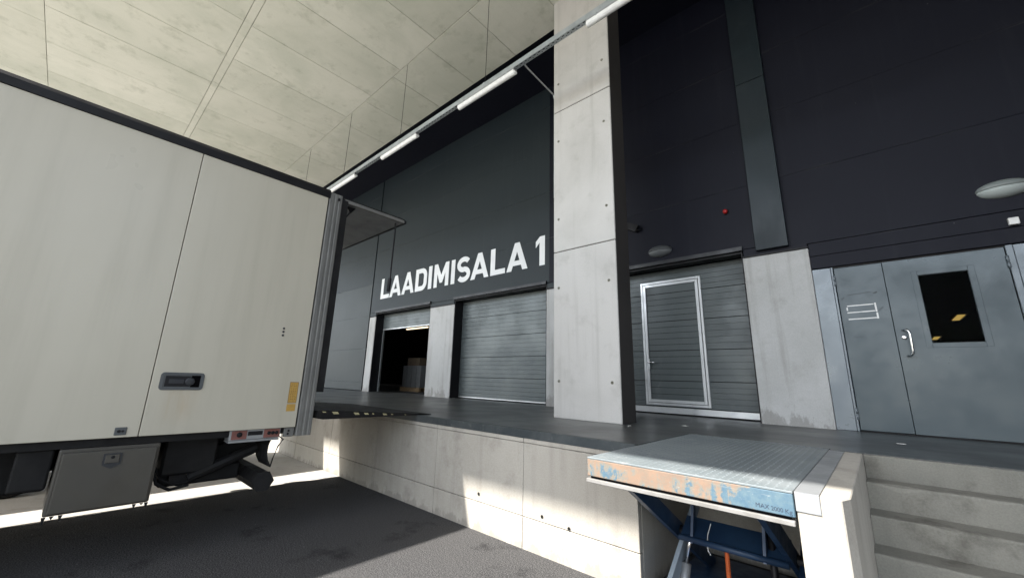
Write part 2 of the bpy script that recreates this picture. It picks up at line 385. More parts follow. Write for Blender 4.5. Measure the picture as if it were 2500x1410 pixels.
# ------------------------------------------------------------------ mesh helpers
class MB:
    def __init__(s):
        s.bm = bmesh.new()
    def box(s, x0, x1, y0, y1, z0, z1, bevel=0.0, seg=1):
        r = bmesh.ops.create_cube(s.bm, size=1.0)
        vs = r['verts']
        for v in vs:
            v.co = Vector((x0 + (v.co.x + 0.5) * (x1 - x0), y0 + (v.co.y + 0.5) * (y1 - y0), z0 + (v.co.z + 0.5) * (z1 - z0)))
        if bevel:
            es = {e for v in vs for e in v.link_edges}
            bmesh.ops.bevel(s.bm, geom=list(es), offset=min(bevel, 0.45 * min(abs(x1 - x0), abs(y1 - y0), abs(z1 - z0))),
                            segments=seg, affect='EDGES', profile=0.5)
        return s
    def prism(s, pts, vec):
        """extrude a closed 3D polygon by vec"""
        vec = Vector(vec)
        a = [s.bm.verts.new(Vector(p)) for p in pts]
        b = [s.bm.verts.new(Vector(p) + vec) for p in pts]
        n = len(pts)
        s.bm.faces.new(a[::-1])
        s.bm.faces.new(b)
        for i in range(n):
            s.bm.faces.new((a[i], a[(i + 1) % n], b[(i + 1) % n], b[i]))
        return s
    def tube(s, p0, p1, r0, r1=None, n=12, cap=True):
        p0 = Vector(p0); p1 = Vector(p1)
        r1 = r0 if r1 is None else r1
        d = (p1 - p0).normalized()
        u = d.cross(Vector((0, 0, 1)))
        if u.length < 1e-3:
            u = d.cross(Vector((1, 0, 0)))
        u.normalize(); w = d.cross(u)
        ra = []; rb = []
        for i in range(n):
            t = 2 * math.pi * i / n
            o = u * math.cos(t) + w * math.sin(t)
            ra.append(s.bm.verts.new(p0 + o * r0)); rb.append(s.bm.verts.new(p1 + o * r1))
        for i in range(n):
            s.bm.faces.new((ra[i], ra[(i + 1) % n], rb[(i + 1) % n], rb[i]))
        if cap:
            s.bm.faces.new(ra[::-1]); s.bm.faces.new(rb)
        return s
    def path(s, pts, r, n=8):
        pts = [Vector(p) for p in pts]
        rings = []
        for i, q in enumerate(pts):
            d = (pts[min(i + 1, len(pts) - 1)] - pts[max(i - 1, 0)]).normalized()
            u = d.cross(Vector((0.13, 0.31, 0.94)))
            u.normalize(); w = d.cross(u)
            rings.append([s.bm.verts.new(q + (u * math.cos(2 * math.pi * j / n) + w * math.sin(2 * math.pi * j / n)) * r) for j in range(n)])
        for a, b in zip(rings, rings[1:]):
            for j in range(n):
                s.bm.faces.new((a[j], a[(j + 1) % n], b[(j + 1) % n], b[j]))
        s.bm.faces.new(rings[0][::-1]); s.bm.faces.new(rings[-1])
        return s
    def bar(s, p0, p1, w, h, side=(1, 0, 0)):
        """rectangular bar from p0 to p1, w along side, h across"""
        p0 = Vector(p0); p1 = Vector(p1)
        d = (p1 - p0).normalized(); sd = Vector(side).normalized()
        up = d.cross(sd).normalized()
        q = [p0 + sd * a * w / 2 + up * b * h / 2 for a, b in ((-1, -1), (1, -1), (1, 1), (-1, 1))]
        return s.prism(q, p1 - p0)
    def lathe(s, prof, origin, axis='x', n=24):
        o = Vector(origin); rings = []
        for a, r in prof:
            ring = []
            for j in range(n):
                t = 2 * math.pi * j / n
                cs, sn = math.cos(t) * r, math.sin(t) * r
                if axis == 'x': ring.append(s.bm.verts.new(o + Vector((a, cs, sn))))
                elif axis == 'y': ring.append(s.bm.verts.new(o + Vector((cs, a, sn))))
                else: ring.append(s.bm.verts.new(o + Vector((cs, sn, a))))
            rings.append(ring)
        for a, b in zip(rings, rings[1:]):
            for j in range(n):
                s.bm.faces.new((a[j], a[(j + 1) % n], b[(j + 1) % n], b[j]))
        s.bm.faces.new(rings[0][::-1]); s.bm.faces.new(rings[-1])
        return s
    def build(s, name, mat, parent=None, smooth=False):
        bmesh.ops.recalc_face_normals(s.bm, faces=s.bm.faces)
        me = bpy.data.meshes.new(name)
        s.bm.to_mesh(me); s.bm.free()
        if smooth:
            for f in me.polygons: f.use_smooth = True
        me.materials.append(M[mat] if isinstance(mat, str) else mat)
        o = bpy.data.objects.new(name, me)
        COL.objects.link(o)
        if parent is not None:
            o.parent = parent
            o['_w'] = 1
            o.location = -world_loc(parent)
            del o['_w']
        return o

def world_loc(o):
    l = Vector(o.location)
    while o.parent is not None:
        o = o.parent
        l += Vector(o.location)
    return l

def tag(o, label=None, cat=None, group=None, kind=None):
    if label: o['label'] = label
    if cat: o['category'] = cat
    if group: o['group'] = group
    if kind: o['kind'] = kind
    return o

def thing(name, loc, label, cat, group=None, kind=None):
    o = bpy.data.objects.new(name, None)
    o.empty_display_size = 0.2
    o.location = loc
    COL.objects.link(o)
    return tag(o, label, cat, group, kind)

def box(name, mat, parent, x0, x1, y0, y1, z0, z1, bevel=0.0, seg=1):
    return MB().box(x0, x1, y0, y1, z0, z1, bevel, seg).build(name, mat, parent)

def inst(name, src, parent, loc):
    """another object sharing a mesh"""
    o = bpy.data.objects.new(name, src.data)
    COL.objects.link(o)
    o.parent = parent
    o.location = Vector(loc) - (world_loc(parent) if parent else Vector())
    return o

FZ = 1.076      # dock floor height
DY = 3.312      # dock face
WY = 6.826      # facade plane
SY = 7.121      # sectional door plane
CZ = 8.252      # underside of the canopy

# ================================================================== SETTING
g = MB(); g.bm.faces.new([g.bm.verts.new(v) for v in ((-400, -400, 0), (400, -400, 0), (400, 400, 0), (-400, 400, 0))])
tag(g.build('ground', 'asphalt'), 'dark asphalt ground of the loading yard in front of the dock', 'ground', kind='structure')
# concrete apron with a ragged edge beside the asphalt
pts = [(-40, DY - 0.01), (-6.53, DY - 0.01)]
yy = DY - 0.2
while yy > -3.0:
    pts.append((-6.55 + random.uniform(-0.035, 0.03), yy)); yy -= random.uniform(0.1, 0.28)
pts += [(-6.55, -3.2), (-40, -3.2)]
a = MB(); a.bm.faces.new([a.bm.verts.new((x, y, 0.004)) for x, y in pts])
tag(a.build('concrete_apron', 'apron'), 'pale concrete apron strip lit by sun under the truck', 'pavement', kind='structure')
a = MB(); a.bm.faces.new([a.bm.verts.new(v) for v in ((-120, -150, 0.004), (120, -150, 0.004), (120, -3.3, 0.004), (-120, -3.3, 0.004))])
tag(a.build('added_bounce_yard', 'yard'), 'added wide pale concrete ground outside the canopy, unseen, bouncing sun to the ceiling', 'pavement', kind='structure')  # unseen pale ground, added to bounce warm light onto the ceiling

# ---- canopy ceiling: board-marked concrete fields between recessed joints
ceil = tag(box('ceiling', 'groove_ceil', None, -26, 6, -2.79, 5.209, CZ + 0.03, CZ + 0.75),
           'beige stained concrete canopy ceiling over the loading bays', 'ceiling', kind='structure')
XA, XB = -26.0, 6.0
for (y0, y1, off, step) in ((3.853, 5.209, -4.715, 1.275), (1.243, 3.843, -5.69, 1.27), (1.105, 1.235, -7.3, 3.4),
                            (-1.548, 1.096, -9.49, 1.27), (-2.79, -1.556, -8.8, 2.54)):
    xs = [XA]
    x = off - math.floor((off - XA) / step) * step
    while x < XB - 0.1:
        if x - xs[-1] > 0.3: xs.append(x)
        x += step
    xs.append(XB)
    for x0, x1 in zip(xs, xs[1:]):
        dz = random.uniform(0.0, 0.0035)
        box('ceiling_panel', 'conc_ceil', ceil, x0 + 0.004, x1 - 0.004, y0, y1, CZ + dz, CZ + 0.06, 0.004)
# dark soffit between canopy slab and facade, and the roof over the building
tag(box('dark_soffit', 'black_panel', None, -26, 6, 5.24, 7.0, CZ + 0.42, CZ + 0.75), 'black recessed soffit between canopy slab and facade', 'soffit', kind='structure')

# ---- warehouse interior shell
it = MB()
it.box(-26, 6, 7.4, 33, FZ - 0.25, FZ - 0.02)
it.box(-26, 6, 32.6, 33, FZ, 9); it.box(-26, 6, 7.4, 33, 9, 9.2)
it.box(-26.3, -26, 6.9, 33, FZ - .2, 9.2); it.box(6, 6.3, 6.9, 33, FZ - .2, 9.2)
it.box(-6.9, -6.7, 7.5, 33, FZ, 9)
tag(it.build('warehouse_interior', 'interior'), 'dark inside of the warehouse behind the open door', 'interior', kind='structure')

# ---- dock: floor slab, face panels, steel nosing
dock = thing('loading_dock', (-6, DY, 0), 'long raised concrete loading dock with dark polished floor', 'loading dock')
f = MB()
outl = [(-26, DY), (-1.545, DY), (-1.545, 4.58), (-0.372, 4.58), (-0.372, 4.50), (-0.165, 4.50), (-0.165, 4.526), (6, 4.526), (6, 7.45), (-26, 7.45)]
f.prism([(x, y, FZ - 0.07) for x, y in outl], (0, 0, 0.07))
f.build('floor_slab', 'floor', dock)
core = MB()
core.box(-26, -1.622, DY + 0.05, 4.6, 0, FZ - 0.071)
core.build('dock_core', 'groove', dock)
seams = [-1.545, -2.74, -4.14, -5.56, -6.98, -8.4, -9.82, -11.24, -12.66, -14.1, -15.5, -17.0, -26]
for x1, x0 in zip(seams, seams[1:]):
    gp = 0.003
    box('wall_panel', 'conc', dock, x0 + gp, x1 - gp, DY + random.uniform(0, 0.003), DY + 0.06, 0.283, 0.952, 0.004)
    box('wall_panel', 'conc', dock, x0 + gp, x1 - gp, DY + random.uniform(0, 0.003), DY + 0.06, -0.05, 0.277, 0.004)
    box('wall_band', 'conc', dock, x0 + gp, x1 - gp, DY - 0.004, DY + 0.06, 0.957, 0.999, 0.004)
for i, (x0, x1) in enumerate(((-1.548, -3.96), (-3.964, -6.9), (-6.904, -9.9), (-9.904, -12.9), (-12.904, -26))):
    e = MB()
    e.prism([(x0, DY - 0.008, 1.0), (x0, DY - 0.008, FZ + 0.004), (x0, DY + 0.05, FZ + 0.004), (x0, DY + 0.05, FZ - 0.004), (x0, DY - 0.0005, FZ - 0.004), (x0, DY - 0.0005, 1.0)], (x1 - x0, 0, 0))
    e.build('edge_angle', 'angle', dock)
pit = MB()
pit.box(-1.62, -1.545, DY + 0.061, 4.579, 0, FZ - 0.071)
pit.box(-1.545, -0.372, 4.58, 4.7, 0, FZ - 0.071)
pit.build('pit_wall', 'conc', dock)
for x, z in ((-3.36, 0.36), (-2.5, 0.33), (-2.2, 0.30)):
    MB().lathe([(0, 0.017), (-0.002, 0.017), (-0.002, 0.011), (0.0, 0.010)], (x, DY - 0.001, z), 'y', 12).build('tie_hole', 'groove', dock)

# ---- stairs and their side wall
def rough_slab(x0, x1, y0, y1, z0, z1, step=0.09, ch=0.012):
    mb = MB(); rings = []
    n = max(2, int((x1 - x0) / step))
    for i in range(n + 1):
        x = x0 + (x1 - x0) * i / n
        c_ = ch * random.uniform(0.5, 1.4) * (2.2 if random.random() < 0.10 else 1)
        j = random.uniform(-0.0025, 0.0025)
        rings.append([mb.bm.verts.new(v) for v in ((x, y1, z0), (x, y1, z1), (x, y0 + c_ * 1.6, z1 + j * 0.4), (x, y0 + c_ * 0.4, z1 - c_ * 0.45), (x, y0 + j, z1 - c_ * 1.5), (x, y0 + j * 0.5, z0))])
    for a, b in zip(rings, rings[1:]):
        for q in range(6): mb.bm.faces.new((a[q], a[(q + 1) % 6], b[(q + 1) % 6], b[q]))
    mb.bm.faces.new(rings[0][::-1]); mb.bm.faces.new(rings[-1])
    return mb
st = thing('concrete_stairs', (1.5, 3.6, 0), 'worn concrete steps beside the lift platform climbing to the dock', 'stairs')
rz = FZ / 6.0
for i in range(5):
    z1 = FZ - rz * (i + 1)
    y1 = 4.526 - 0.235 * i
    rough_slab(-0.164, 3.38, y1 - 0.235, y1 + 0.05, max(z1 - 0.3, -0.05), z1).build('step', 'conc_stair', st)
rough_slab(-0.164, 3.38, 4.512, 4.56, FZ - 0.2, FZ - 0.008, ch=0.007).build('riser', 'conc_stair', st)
sw = thing('stair_side_wall', (-0.27, 3.5, 0), 'pale concrete wall end between lift platform and steps with steel corner plate', 'wall')
w_ = MB()
w_.prism([(-0.372, 2.535, 0), (-0.195, 2.535, 0), (-0.166, 2.62, 0), (-0.166, 4.499, 0), (-0.372, 4.499, 0)], (0, 0, FZ - 0.003))
bmesh.ops.bevel(w_.bm, geom=[e for e in w_.bm.edges], offset=0.005, segments=1, affect='EDGES')
w_.build('wall_body', 'conc', sw)
pl = MB()
pl.prism([(-0.374, 2.529, 0.992), (-0.374, 2.529, FZ + 0.003), (-0.374, 4.445, FZ + 0.003), (-0.374, 4.445, FZ - 0.0025), (-0.374, 2.5335, FZ - 0.0025), (-0.374, 2.5335, 0.992)], (0.097, 0, 0))
pl.build('corner_plate', 'alu_dull', sw)

# ---- facade
fac = thing('warehouse_facade', (-6, WY, FZ), 'tall dark cladding wall of the warehouse behind the loading dock', 'wall')
doors = [(-12.2, -9.206), (-8.152, -5.075), (-4.34, -1.284)]
ZJ = [3.58, 4.70, 5.83, 6.97, 8.11, 9.2]
bk = MB()
bk.box(-26, 6, WY + 0.06, WY + 0.2, 3.74, 9.2)
bk.box(-26, -12.68, WY + 0.06, WY + 0.2, FZ - 0.1, 3.74)
for x0, x1 in doors: bk.box(x0 - 0.4, x1 + 0.4, WY + 0.21, WY + 0.28, 3.6, 3.9)
bk.box(1.9, 6, WY + 0.06, WY + 0.2, FZ - 0.1, 3.74)
bk.box(-26, 6, 7.30, 7.34, 3.56, 9.0)
bk.build('backing', 'black', fac)
gp = 0.0014
def panel(x0, x1, z0, z1, mt='black_panel', y=WY):
    box('cladding_panel', mt, fac, x0 + gp, x1 - gp, y + random.uniform(0, 0.002), y + 0.05, z0 + gp, z1 - gp, 0.0018)
for z0, z1 in zip([FZ + 0.02, 1.35, 2.46] + ZJ[:-1], [1.35, 2.46] + ZJ):
    panel(-19.2, -12.665, z0, z1, 'slate_panel' if z1 < 5.0 else 'mid_panel')
    panel(-26, -19.2, z0, z1, 'slate_panel' if z1 < 5.0 else 'mid_panel')
for i, (z0, z1) in enumerate(zip(ZJ, ZJ[1:])):
    z0_ = 3.66 if i == 0 else z0
    panel(-12.60, -5.0, z0_, z1, 'mid_panel')
    panel(-5.0, -0.9, z0_, z1)
    panel(-0.9, 6, z0, z1)
panel(-0.46, 6, 3.385, 3.575); panel(-0.46, 6, 3.20, 3.378, 'black_panel', WY - 0.012)
# strips over the piers and slot edge
for x0, x1 in ((-12.60, -12.22), (-9.19, -8.17), (-5.06, -4.36), (-1.27, -0.47)):
    panel(x0, x1, 3.54, 3.655, 'mid_panel' if x0 < -5 else 'black_panel')
    box('pier_flashing', 'black_metal', fac, x0 - 0.01, x1 + 0.01, WY - 0.022, WY + 0.05, 3.515, 3.54, 0.003)
for x0, x1 in ((-12.60, -12.20), (-9.206, -8.152), (-5.075, -4.34), (-1.284, -0.466)):
    box('pier', 'conc_pier', fac, x0, x1, WY, SY + 0.10, FZ - 0.03, 3.514, 0.006)
box('slot_cover', 'black', fac, -12.668, -12.598, WY + 0.03, WY + 0.055, FZ, 9.2)

# ---- pilaster cover
pil = thing('steel_pilaster_cover', (-0.88, 6.76, 3.58), 'tall folded sheet steel cover hanging on the dark wall above concrete pier', 'wall cover')
def channel(z0, z1, mt):
    c_ = MB()
    y0 = 6.745
    c_.prism([(-1.087, WY - 0.002, z0), (-1.087, y0, z0), (-0.677, y0, z0), (-0.677, WY - 0.002, z0)], (0, 0, z1 - z0))
    bmesh.ops.bevel(c_.bm, geom=list(c_.bm.edges), offset=0.005, segments=1, affect='EDGES')
    return c_.build('cover_sheet', mt, pil)
channel(3.585, 6.49, 'steel_sheet'); channel(6.495, 8.62, 'steel_sheet')

# ---- concrete pillar
col = thing('concrete_pillar', (-2.9, 4.98, FZ), 'tall square pale concrete pillar standing on the dock edge', 'pillar')
for z0, z1 in ((FZ - 0.001, 3.484), (3.494, 5.945), (5.957, CZ + 0.01)):
    box('pillar_block', 'conc_col', col, -3.418, -2.388, 4.778, 5.17, z0, z1, 0.011, 2)
box('dark_side_sheet', 'col_side', col, -2.3875, -2.3835, 4.795, 5.168, FZ + 0.002, CZ - 0.002)  # thin sheet that makes the pillar's right face darker
box('pillar_core', 'groove', col, -3.41, -2.396, 4.788, 5.162, FZ, CZ)
for x in (-3.325, -2.503):
    for z in (1.573, 2.923, 4.022, 5.391, 6.49, 7.5):
        t_ = MB().lathe([(0.0, 0.021), (-0.002, 0.021), (-0.003, 0.018), (-0.001, 0.013), (0.0, 0.010)], (x, 4.778, z), 'y', 16)
        t_.build('tie_hole', 'groove_ceil', col)
cd = MB().path([(-3.34, 3.88, 6.30), (-3.36, 3.95, 6.30), (-3.445, 4.80, 6.36), (-3.447, 4.84, 6.30), (-3.447, 4.84, 4.45)], 0.012)
cd.build('conduit', 'galv', col)

# ---- added dark wall outside the frame, keeps light off the right-hand end
rw = thing('added_end_wall', (3.4, 3, 0), 'added unseen dark wall keeping light off the right end of the dock', 'wall')
for z0, z1 in zip([0] + [1.35, 2.46] + ZJ[:-1], [1.35, 2.46] + ZJ):
    box('cladding_panel', 'black_panel', rw, 3.4, 3.5, 2.3, WY - 0.03, z0 + gp, min(z1, CZ) - gp)

# ================================================================== SECTIONAL DOORS
def section_profile(z0, z1, y):
    """ribbed sandwich section, profile in (y, z)"""
    pts = [(y + 0.04, z0), (y, z0 + 0.003)]
    n = 5; h = (z1 - z0) / n
    for i in range(1, n):
        zc = z0 + i * h
        pts += [(y, zc - 0.005), (y + 0.010, zc - 0.0035), (y + 0.010, zc + 0.0035), (y, zc + 0.005)]
    pts += [(y, z1 - 0.003), (y + 0.04, z1)]
    return pts

def sect_door(x0, x1, joints, bottom, mt, label, bar_h, seal=True):
    d = thing('sectional_door', ((x0 + x1) / 2, SY, FZ), label, 'door')
    zs = joints
    for z0, z1 in zip(zs, zs[1:]):
        s_ = MB().prism([(x0 + 0.02, y, z) for y, z in section_profile(z0 + 0.003, z1 - 0.003, SY)], (x1 - x0 - 0.04, 0, 0))
        s_.build('door_section', mt, d)
    box('section_backing', 'black', d, x0 + 0.02, x1 - 0.02, SY + 0.042, SY + 0.06, zs[0], zs[-1])
    box('bottom_rail', 'alu', d, x0 + 0.02, x1 - 0.02, SY - 0.008, SY + 0.045, bottom, bottom + bar_h, 0.004)
    if seal:
        box('bottom_seal', 'rubber', d, x0 + 0.02, x1 - 0.02, SY + 0.002, SY + 0.04, FZ + 0.002, bottom - 0.001, 0.003)
    box('reveal_lining', 'black_metal', d, x0 + 0.002, x0 + 0.018, WY + 0.012, SY + 0.07, FZ + 0.002, 3.63)
    box('reveal_lining', 'black_metal', d, x1 - 0.018, x1 - 0.002, WY + 0.012, SY + 0.07, FZ + 0.002, 3.63)
    box('head_lining', 'black_metal', d, x0 + 0.02, x1 - 0.02, WY + 0.012, SY + 0.2, 3.60, 3.628)
    l_ = MB().prism([(x0 - 0.01, WY + 0.01, 3.632), (x0 - 0.01, WY - 0.045, 3.636), (x0 - 0.01, WY - 0.045, 3.70), (x0 - 0.01, WY - 0.003, 3.712), (x0 - 0.01, WY + 0.01, 3.70)], (x1 - x0 + 0.02, 0, 0))
    l_.build('head_flashing', 'flash', d)
    return d

sect_door(*doors[1], [1.13, 1.61, 2.11, 2.62, 3.14, 3.62], 1.10, 'door_sec', 'closed ribbed grey sectional door right of the open one, below the painted sign', 0.032)
d1 = sect_door(*doors[0], [3.12, 3.62], 3.085, 'door_sec', 'raised sectional door leaving a dark open bay at far left', 0.035, seal=False)
for x in (doors[0][0] + 0.06, doors[0][1] - 0.06):
    box('guide_rail', 'galv', d1, x - 0.015, x + 0.015, SY - 0.01, SY + 0.02, FZ + 0.003, 3.08)
d3 = sect_door(*doors[2], [1.205, 1.636, 2.152, 2.668, 3.177, 3.62], 1.10, 'door_sec_dark', 'closed dark grey sectional door with a framed pass door, right of the pillar', 0.098)
# wicket in door 3
def frame(name, par, x0, x1, z0, z1, w, y0, y1, mt):
    for i, (a, b, c_, d_) in enumerate(((x0, x0 + w, z0, z1), (x1 - w, x1, z0, z1), (x0 + w + 0.001, x1 - w - 0.001, z1 - w, z1), (x0 + w + 0.001, x1 - w - 0.001, z0, z0 + w))):
        box(name, mt, par, a, b, y0, y1, c_, d_, 0.003)
wk = MB().box(-2.97, -2.10, SY - 0.003, SY - 0.0015, 1.32, 3.31).build('pass_door', 'door_sec_dark', d3)
# (the pass door keeps the ribs of the sections: it is a stack of ribbed strips)
bpy.data.objects.remove(wk)
wk = MB()
for z0, z1 in zip([1.30, 1.636, 2.152, 2.668, 3.177], [1.636, 2.152, 2.668, 3.177, 3.33]):
    n = max(1, round((z1 - z0) / 0.103)); h = (z1 - z0 - 0.006) / n
    for i in range(n):
        wk.box(-2.975, -2.095, SY - 0.006, SY - 0.0005, z0 + 0.003 + i * h + 0.004, z0 + 0.003 + (i + 1) * h - 0.004)
wk = wk.build('pass_door', 'door_sec_dark', d3)
box('leaf_core', 'black_metal', wk, -2.98, -2.09, SY - 0.003, SY - 0.001, 1.29, 3.34)
frame('pass_frame', d3, -3.072, -2.008, 1.226, 3.412, 0.038, SY - 0.022, SY - 0.0005, 'alu')
frame('leaf_frame', wk, -3.026, -2.054, 1.272, 3.366, 0.048, SY - 0.028, SY - 0.0068, 'alu')
box('handle_plate', 'alu', wk, -2.995, -2.965, SY - 0.036, SY - 0.0285, 1.83, 2.01, 0.003)
MB().path([(-2.98, SY - 0.036, 1.95), (-2.98, SY - 0.075, 1.95), (-2.965, SY - 0.082, 1.95), (-2.855, SY - 0.08, 1.948)], 0.011).build('handle_lever', 'chrome', wk, True)

# ================================================================== STEEL DOUBLE DOOR
dd = thing('steel_double_door', (0.5, WY, FZ), 'blue-grey steel double door with black window at the top of the steps', 'door')
DYp = 6.835
box('side_panel', 'frame_steel', dd, -0.462, -0.262, DYp, DYp + 0.08, FZ + 0.002, 3.19, 0.004)
box('door_jamb', 'frame_steel', dd, -0.259, -0.236, DYp - 0.014, DYp + 0.09, FZ + 0.002, 3.19, 0.004)
box('door_jamb', 'frame_steel', dd, 1.262, 1.315, DYp - 0.014, DYp + 0.09, FZ + 0.002, 3.19, 0.004)
box('side_panel', 'frame_steel', dd, 1.318, 1.9, DYp, DYp + 0.08, FZ + 0.002, 3.19, 0.004)
box('threshold', 'black_metal', dd, -0.262, 1.262, DYp + 0.01, DYp + 0.09, FZ + 0.001, FZ + 0.012)
box('head_jamb', 'black_metal', dd, -0.25, 1.262, DYp + 0.02, DYp + 0.09, 3.178, 3.21)
leaf1 = box('door_leaf', 'door_steel', dd, -0.229, 0.2495, DYp, DYp + 0.05, FZ + 0.018, 3.172, 0.004)
lf = MB()
X0, X1, Z0, Z1 = 0.2545, 1.252, FZ + 0.018, 3.172
WX0, WX1, WZ0, WZ1 = 0.547, 0.953, 2.137, 2.957
for a, b, c_, d_ in ((X0, WX0, Z0, Z1), (WX1, X1, Z0, Z1), (WX0, WX1, Z0, WZ0), (WX0, WX1, WZ1, Z1)):
    lf.box(a, b, DYp, DYp + 0.05, c_, d_)
bmesh.ops.remove_doubles(lf.bm, verts=lf.bm.verts, dist=0.0005)
dead = [f_ for f_ in lf.bm.faces if sum(1 for g_ in lf.bm.faces if (g_.calc_center_median() - f_.calc_center_median()).length < 1e-5) > 1]
bmesh.ops.delete(lf.bm, geom=dead, context='FACES_ONLY')
leaf2 = lf.build('door_leaf', 'door_steel', dd)
frame('window_trim', leaf2, WX0 - 0.055, WX1 + 0.055, WZ0 - 0.055, WZ1 + 0.055, 0.052, DYp - 0.004, DYp - 0.0003, 'door_steel')
box('window_pane', 'glass', leaf2, WX0 + 0.001, WX1 - 0.001, DYp + 0.018, DYp + 0.024, WZ0 + 0.001, WZ1 - 0.001)
hx, hz0, hz1 = 0.318, 1.992, 2.300
MB().path([(hx, DYp, hz1), (hx + 0.012, DYp - 0.05, hz1), (hx + 0.03, DYp - 0.085, hz1 - 0.003), (hx + 0.045, DYp - 0.1, hz1 - 0.022), (hx + 0.05, DYp - 0.103, hz1 - 0.06),
           (hx + 0.05, DYp - 0.103, hz0 + 0.06), (hx + 0.045, DYp - 0.1, hz0 + 0.022), (hx + 0.03, DYp - 0.085, hz0 + 0.003), (hx + 0.012, DYp - 0.05, hz0), (hx, DYp, hz0)], 0.012, 10).build('pull_handle', 'chrome', leaf2, True)
MB().lathe([(0, 0.026), (-0.008, 0.026), (-0.012, 0.02), (-0.013, 0.008)], (0.322, DYp, 2.213), 'y', 16).build('lock_cylinder', 'chrome', leaf2, True)
for par, x, zs in ((leaf1, -0.236, (2.93, 1.22)), (leaf2, 1.258, (2.93, 1.22))):
    for z in zs:
        MB().tube((x, DYp - 0.019, z), (x, DYp - 0.019, z + 0.068), 0.0115).tube((x, DYp - 0.019, z + 0.07), (x, DYp - 0.019, z + 0.14), 0.0115).build('hinge', 'frame_steel', par, True)
def tl(x0, z0, x1, z1, w):
    tape = MB()
    if abs(x1 - x0) > abs(z1 - z0):
        tape.prism([(x0, DYp - 0.0012, z0 - w / 2), (x1, DYp - 0.0012, z1 - w / 2), (x1, DYp - 0.0012, z1 + w / 2), (x0, DYp - 0.0012, z0 + w / 2)], (0, 0.001, 0))
    else:
        tape.prism([(x0 - w / 2, DYp - 0.0013, z0), (x0 + w / 2, DYp - 0.0013, z0), (x1 + w / 2, DYp - 0.0013, z1), (x1 - w / 2, DYp - 0.0013, z1)], (0, 0.001, 0))
    tape.build('tape_strip', 'tape', leaf1)
tl(-0.155, 2.645, 0.105, 2.650, 0.014); tl(-0.163, 2.557, 0.108, 2.562, 0.014); tl(-0.162, 2.470, 0.118, 2.474, 0.014)
tl(-0.158, 2.585, -0.158, 2.625, 0.014); tl(0.121, 2.55, 0.119, 2.665, 0.017); tl(0.124, 2.462, 0.123, 2.54, 0.017)
for (x0, z0, x1, z1, w) in ((-0.14, 2.79, 0.10, 2.808, 0.008), (0.12, 2.79, 0.16, 2.80, 0.02), (-0.2, 2.742, -0.17, 2.758, 0.018), (0.14, 2.56, 0.185, 2.60, 0.016), (-0.155, 2.235, -0.05, 2.236, 0.005)):
    y_ = DYp - 0.0009
    sf = MB()
    sf.prism([(x0, y_, z0 - w / 2), (x1, y_, z1 - w / 3), (x1, y_, z1 + w / 2), (x0, y_, z0 + w / 4)], (0, 0.0006, 0))
    sf.build('scuff_mark', 'scuff', leaf1)

# ================================================================== SMALL WALL THINGS
def bulkhead(cx, cz, label, m1, m2):
    t_ = thing('bulkhead_lamp', (cx, WY, cz), label, 'lamp', 'bulkhead lamps on the dark wall')
    lo = MB(); hi = MB()
    for mb, sgn in ((lo, -1), (hi, 1)):
        n, k_ = 20, 8
        rows = []
        for j in range(k_ + 1):
            b = math.pi / 2 * j / k_
            row = []
            for i in range(n + 1):
                t = math.pi * i / n
                x = math.cos(t) * math.cos(b); y = math.sin(t) * math.cos(b); z = math.sin(b)
                hgt = 0.105 if sgn < 0 else 0.10
                dep = 0.125 if sgn < 0 else 0.135
                wid = 0.205 if sgn < 0 else 0.212
                row.append(mb.bm.verts.new((cx + x * wid, WY + 0.006 - y * dep - 0.004, cz + sgn * (z * hgt + 0.002))))
            rows.append(row)
        for r0, r1 in zip(rows, rows[1:]):
            for i in range(n):
                try: mb.bm.faces.new((r0[i], r0[i + 1], r1[i + 1], r1[i]))
                except Exception: pass
        mb.bm.faces.new(rows[0])
        bmesh.ops.remove_doubles(mb.bm, verts=mb.bm.verts, dist=1e-5)
    lo.build('lens', m1, t_, True); hi.build('hood', m2, t_, True)
    box('base_plate', 'lamp_hood', t_, cx - 0.15, cx + 0.15, WY - 0.012, WY + 0.003, cz - 0.07, cz + 0.07, 0.004)
bulkhead(-2.555, 3.885, 'dark oval bulkhead lamp above the door with the pass door', 'lamp_dark', 'lamp_hood')
bulkhead(1.365, 3.845, 'light grey oval bulkhead lamp above the steel double door', 'lamp_light', 'lamp_hood_light')
bc = thing('warning_beacon', (-1.447, WY, 4.343), 'small round red warning light on the dark wall', 'warning light')
MB().lathe([(0.003, 0.046), (-0.014, 0.046), (-0.018, 0.04)], (-1.447, WY, 4.335), 'y', 18).build('beacon_base', 'black_metal', bc, True)
MB().lathe([(-0.018, 0.038), (-0.045, 0.037), (-0.062, 0.03), (-0.07, 0.016), (-0.072, 0.003)], (-1.447, WY, 4.335), 'y', 18).build('beacon_lens', 'red', bc, True)
sb = thing('sensor_box', (1.37, WY, 3.44), 'small white sensor box on the black lintel over the steel door', 'sensor')
box('sensor_case', 'white_plastic', sb, 1.328, 1.406, WY - 0.05, WY - 0.002, 3.402, 3.484, 0.008, 2)
box('sensor_lens', 'black_metal', sb, 1.35, 1.385, WY - 0.045, WY - 0.02, 3.394, 3.4015, 0.002)
ar = thing('floodlight_arm', (-3.0, WY, 4.4), 'black floodlight arm sticking out from behind the pillar', 'floodlight')
MB().bar((-3.30, WY - 0.06, 4.585), (-2.93, WY - 0.05, 4.39), 0.09, 0.13, (0, 1, 0)).build('arm', 'black_metal', ar)
MB().path([(-2.97, WY - 0.075, 4.42), (-2.955, WY - 0.075, 4.36), (-2.90, WY - 0.06, 4.35), (-2.86, WY + 0.0, 4.385)], 0.013).build('cable', 'black_metal', ar, True)

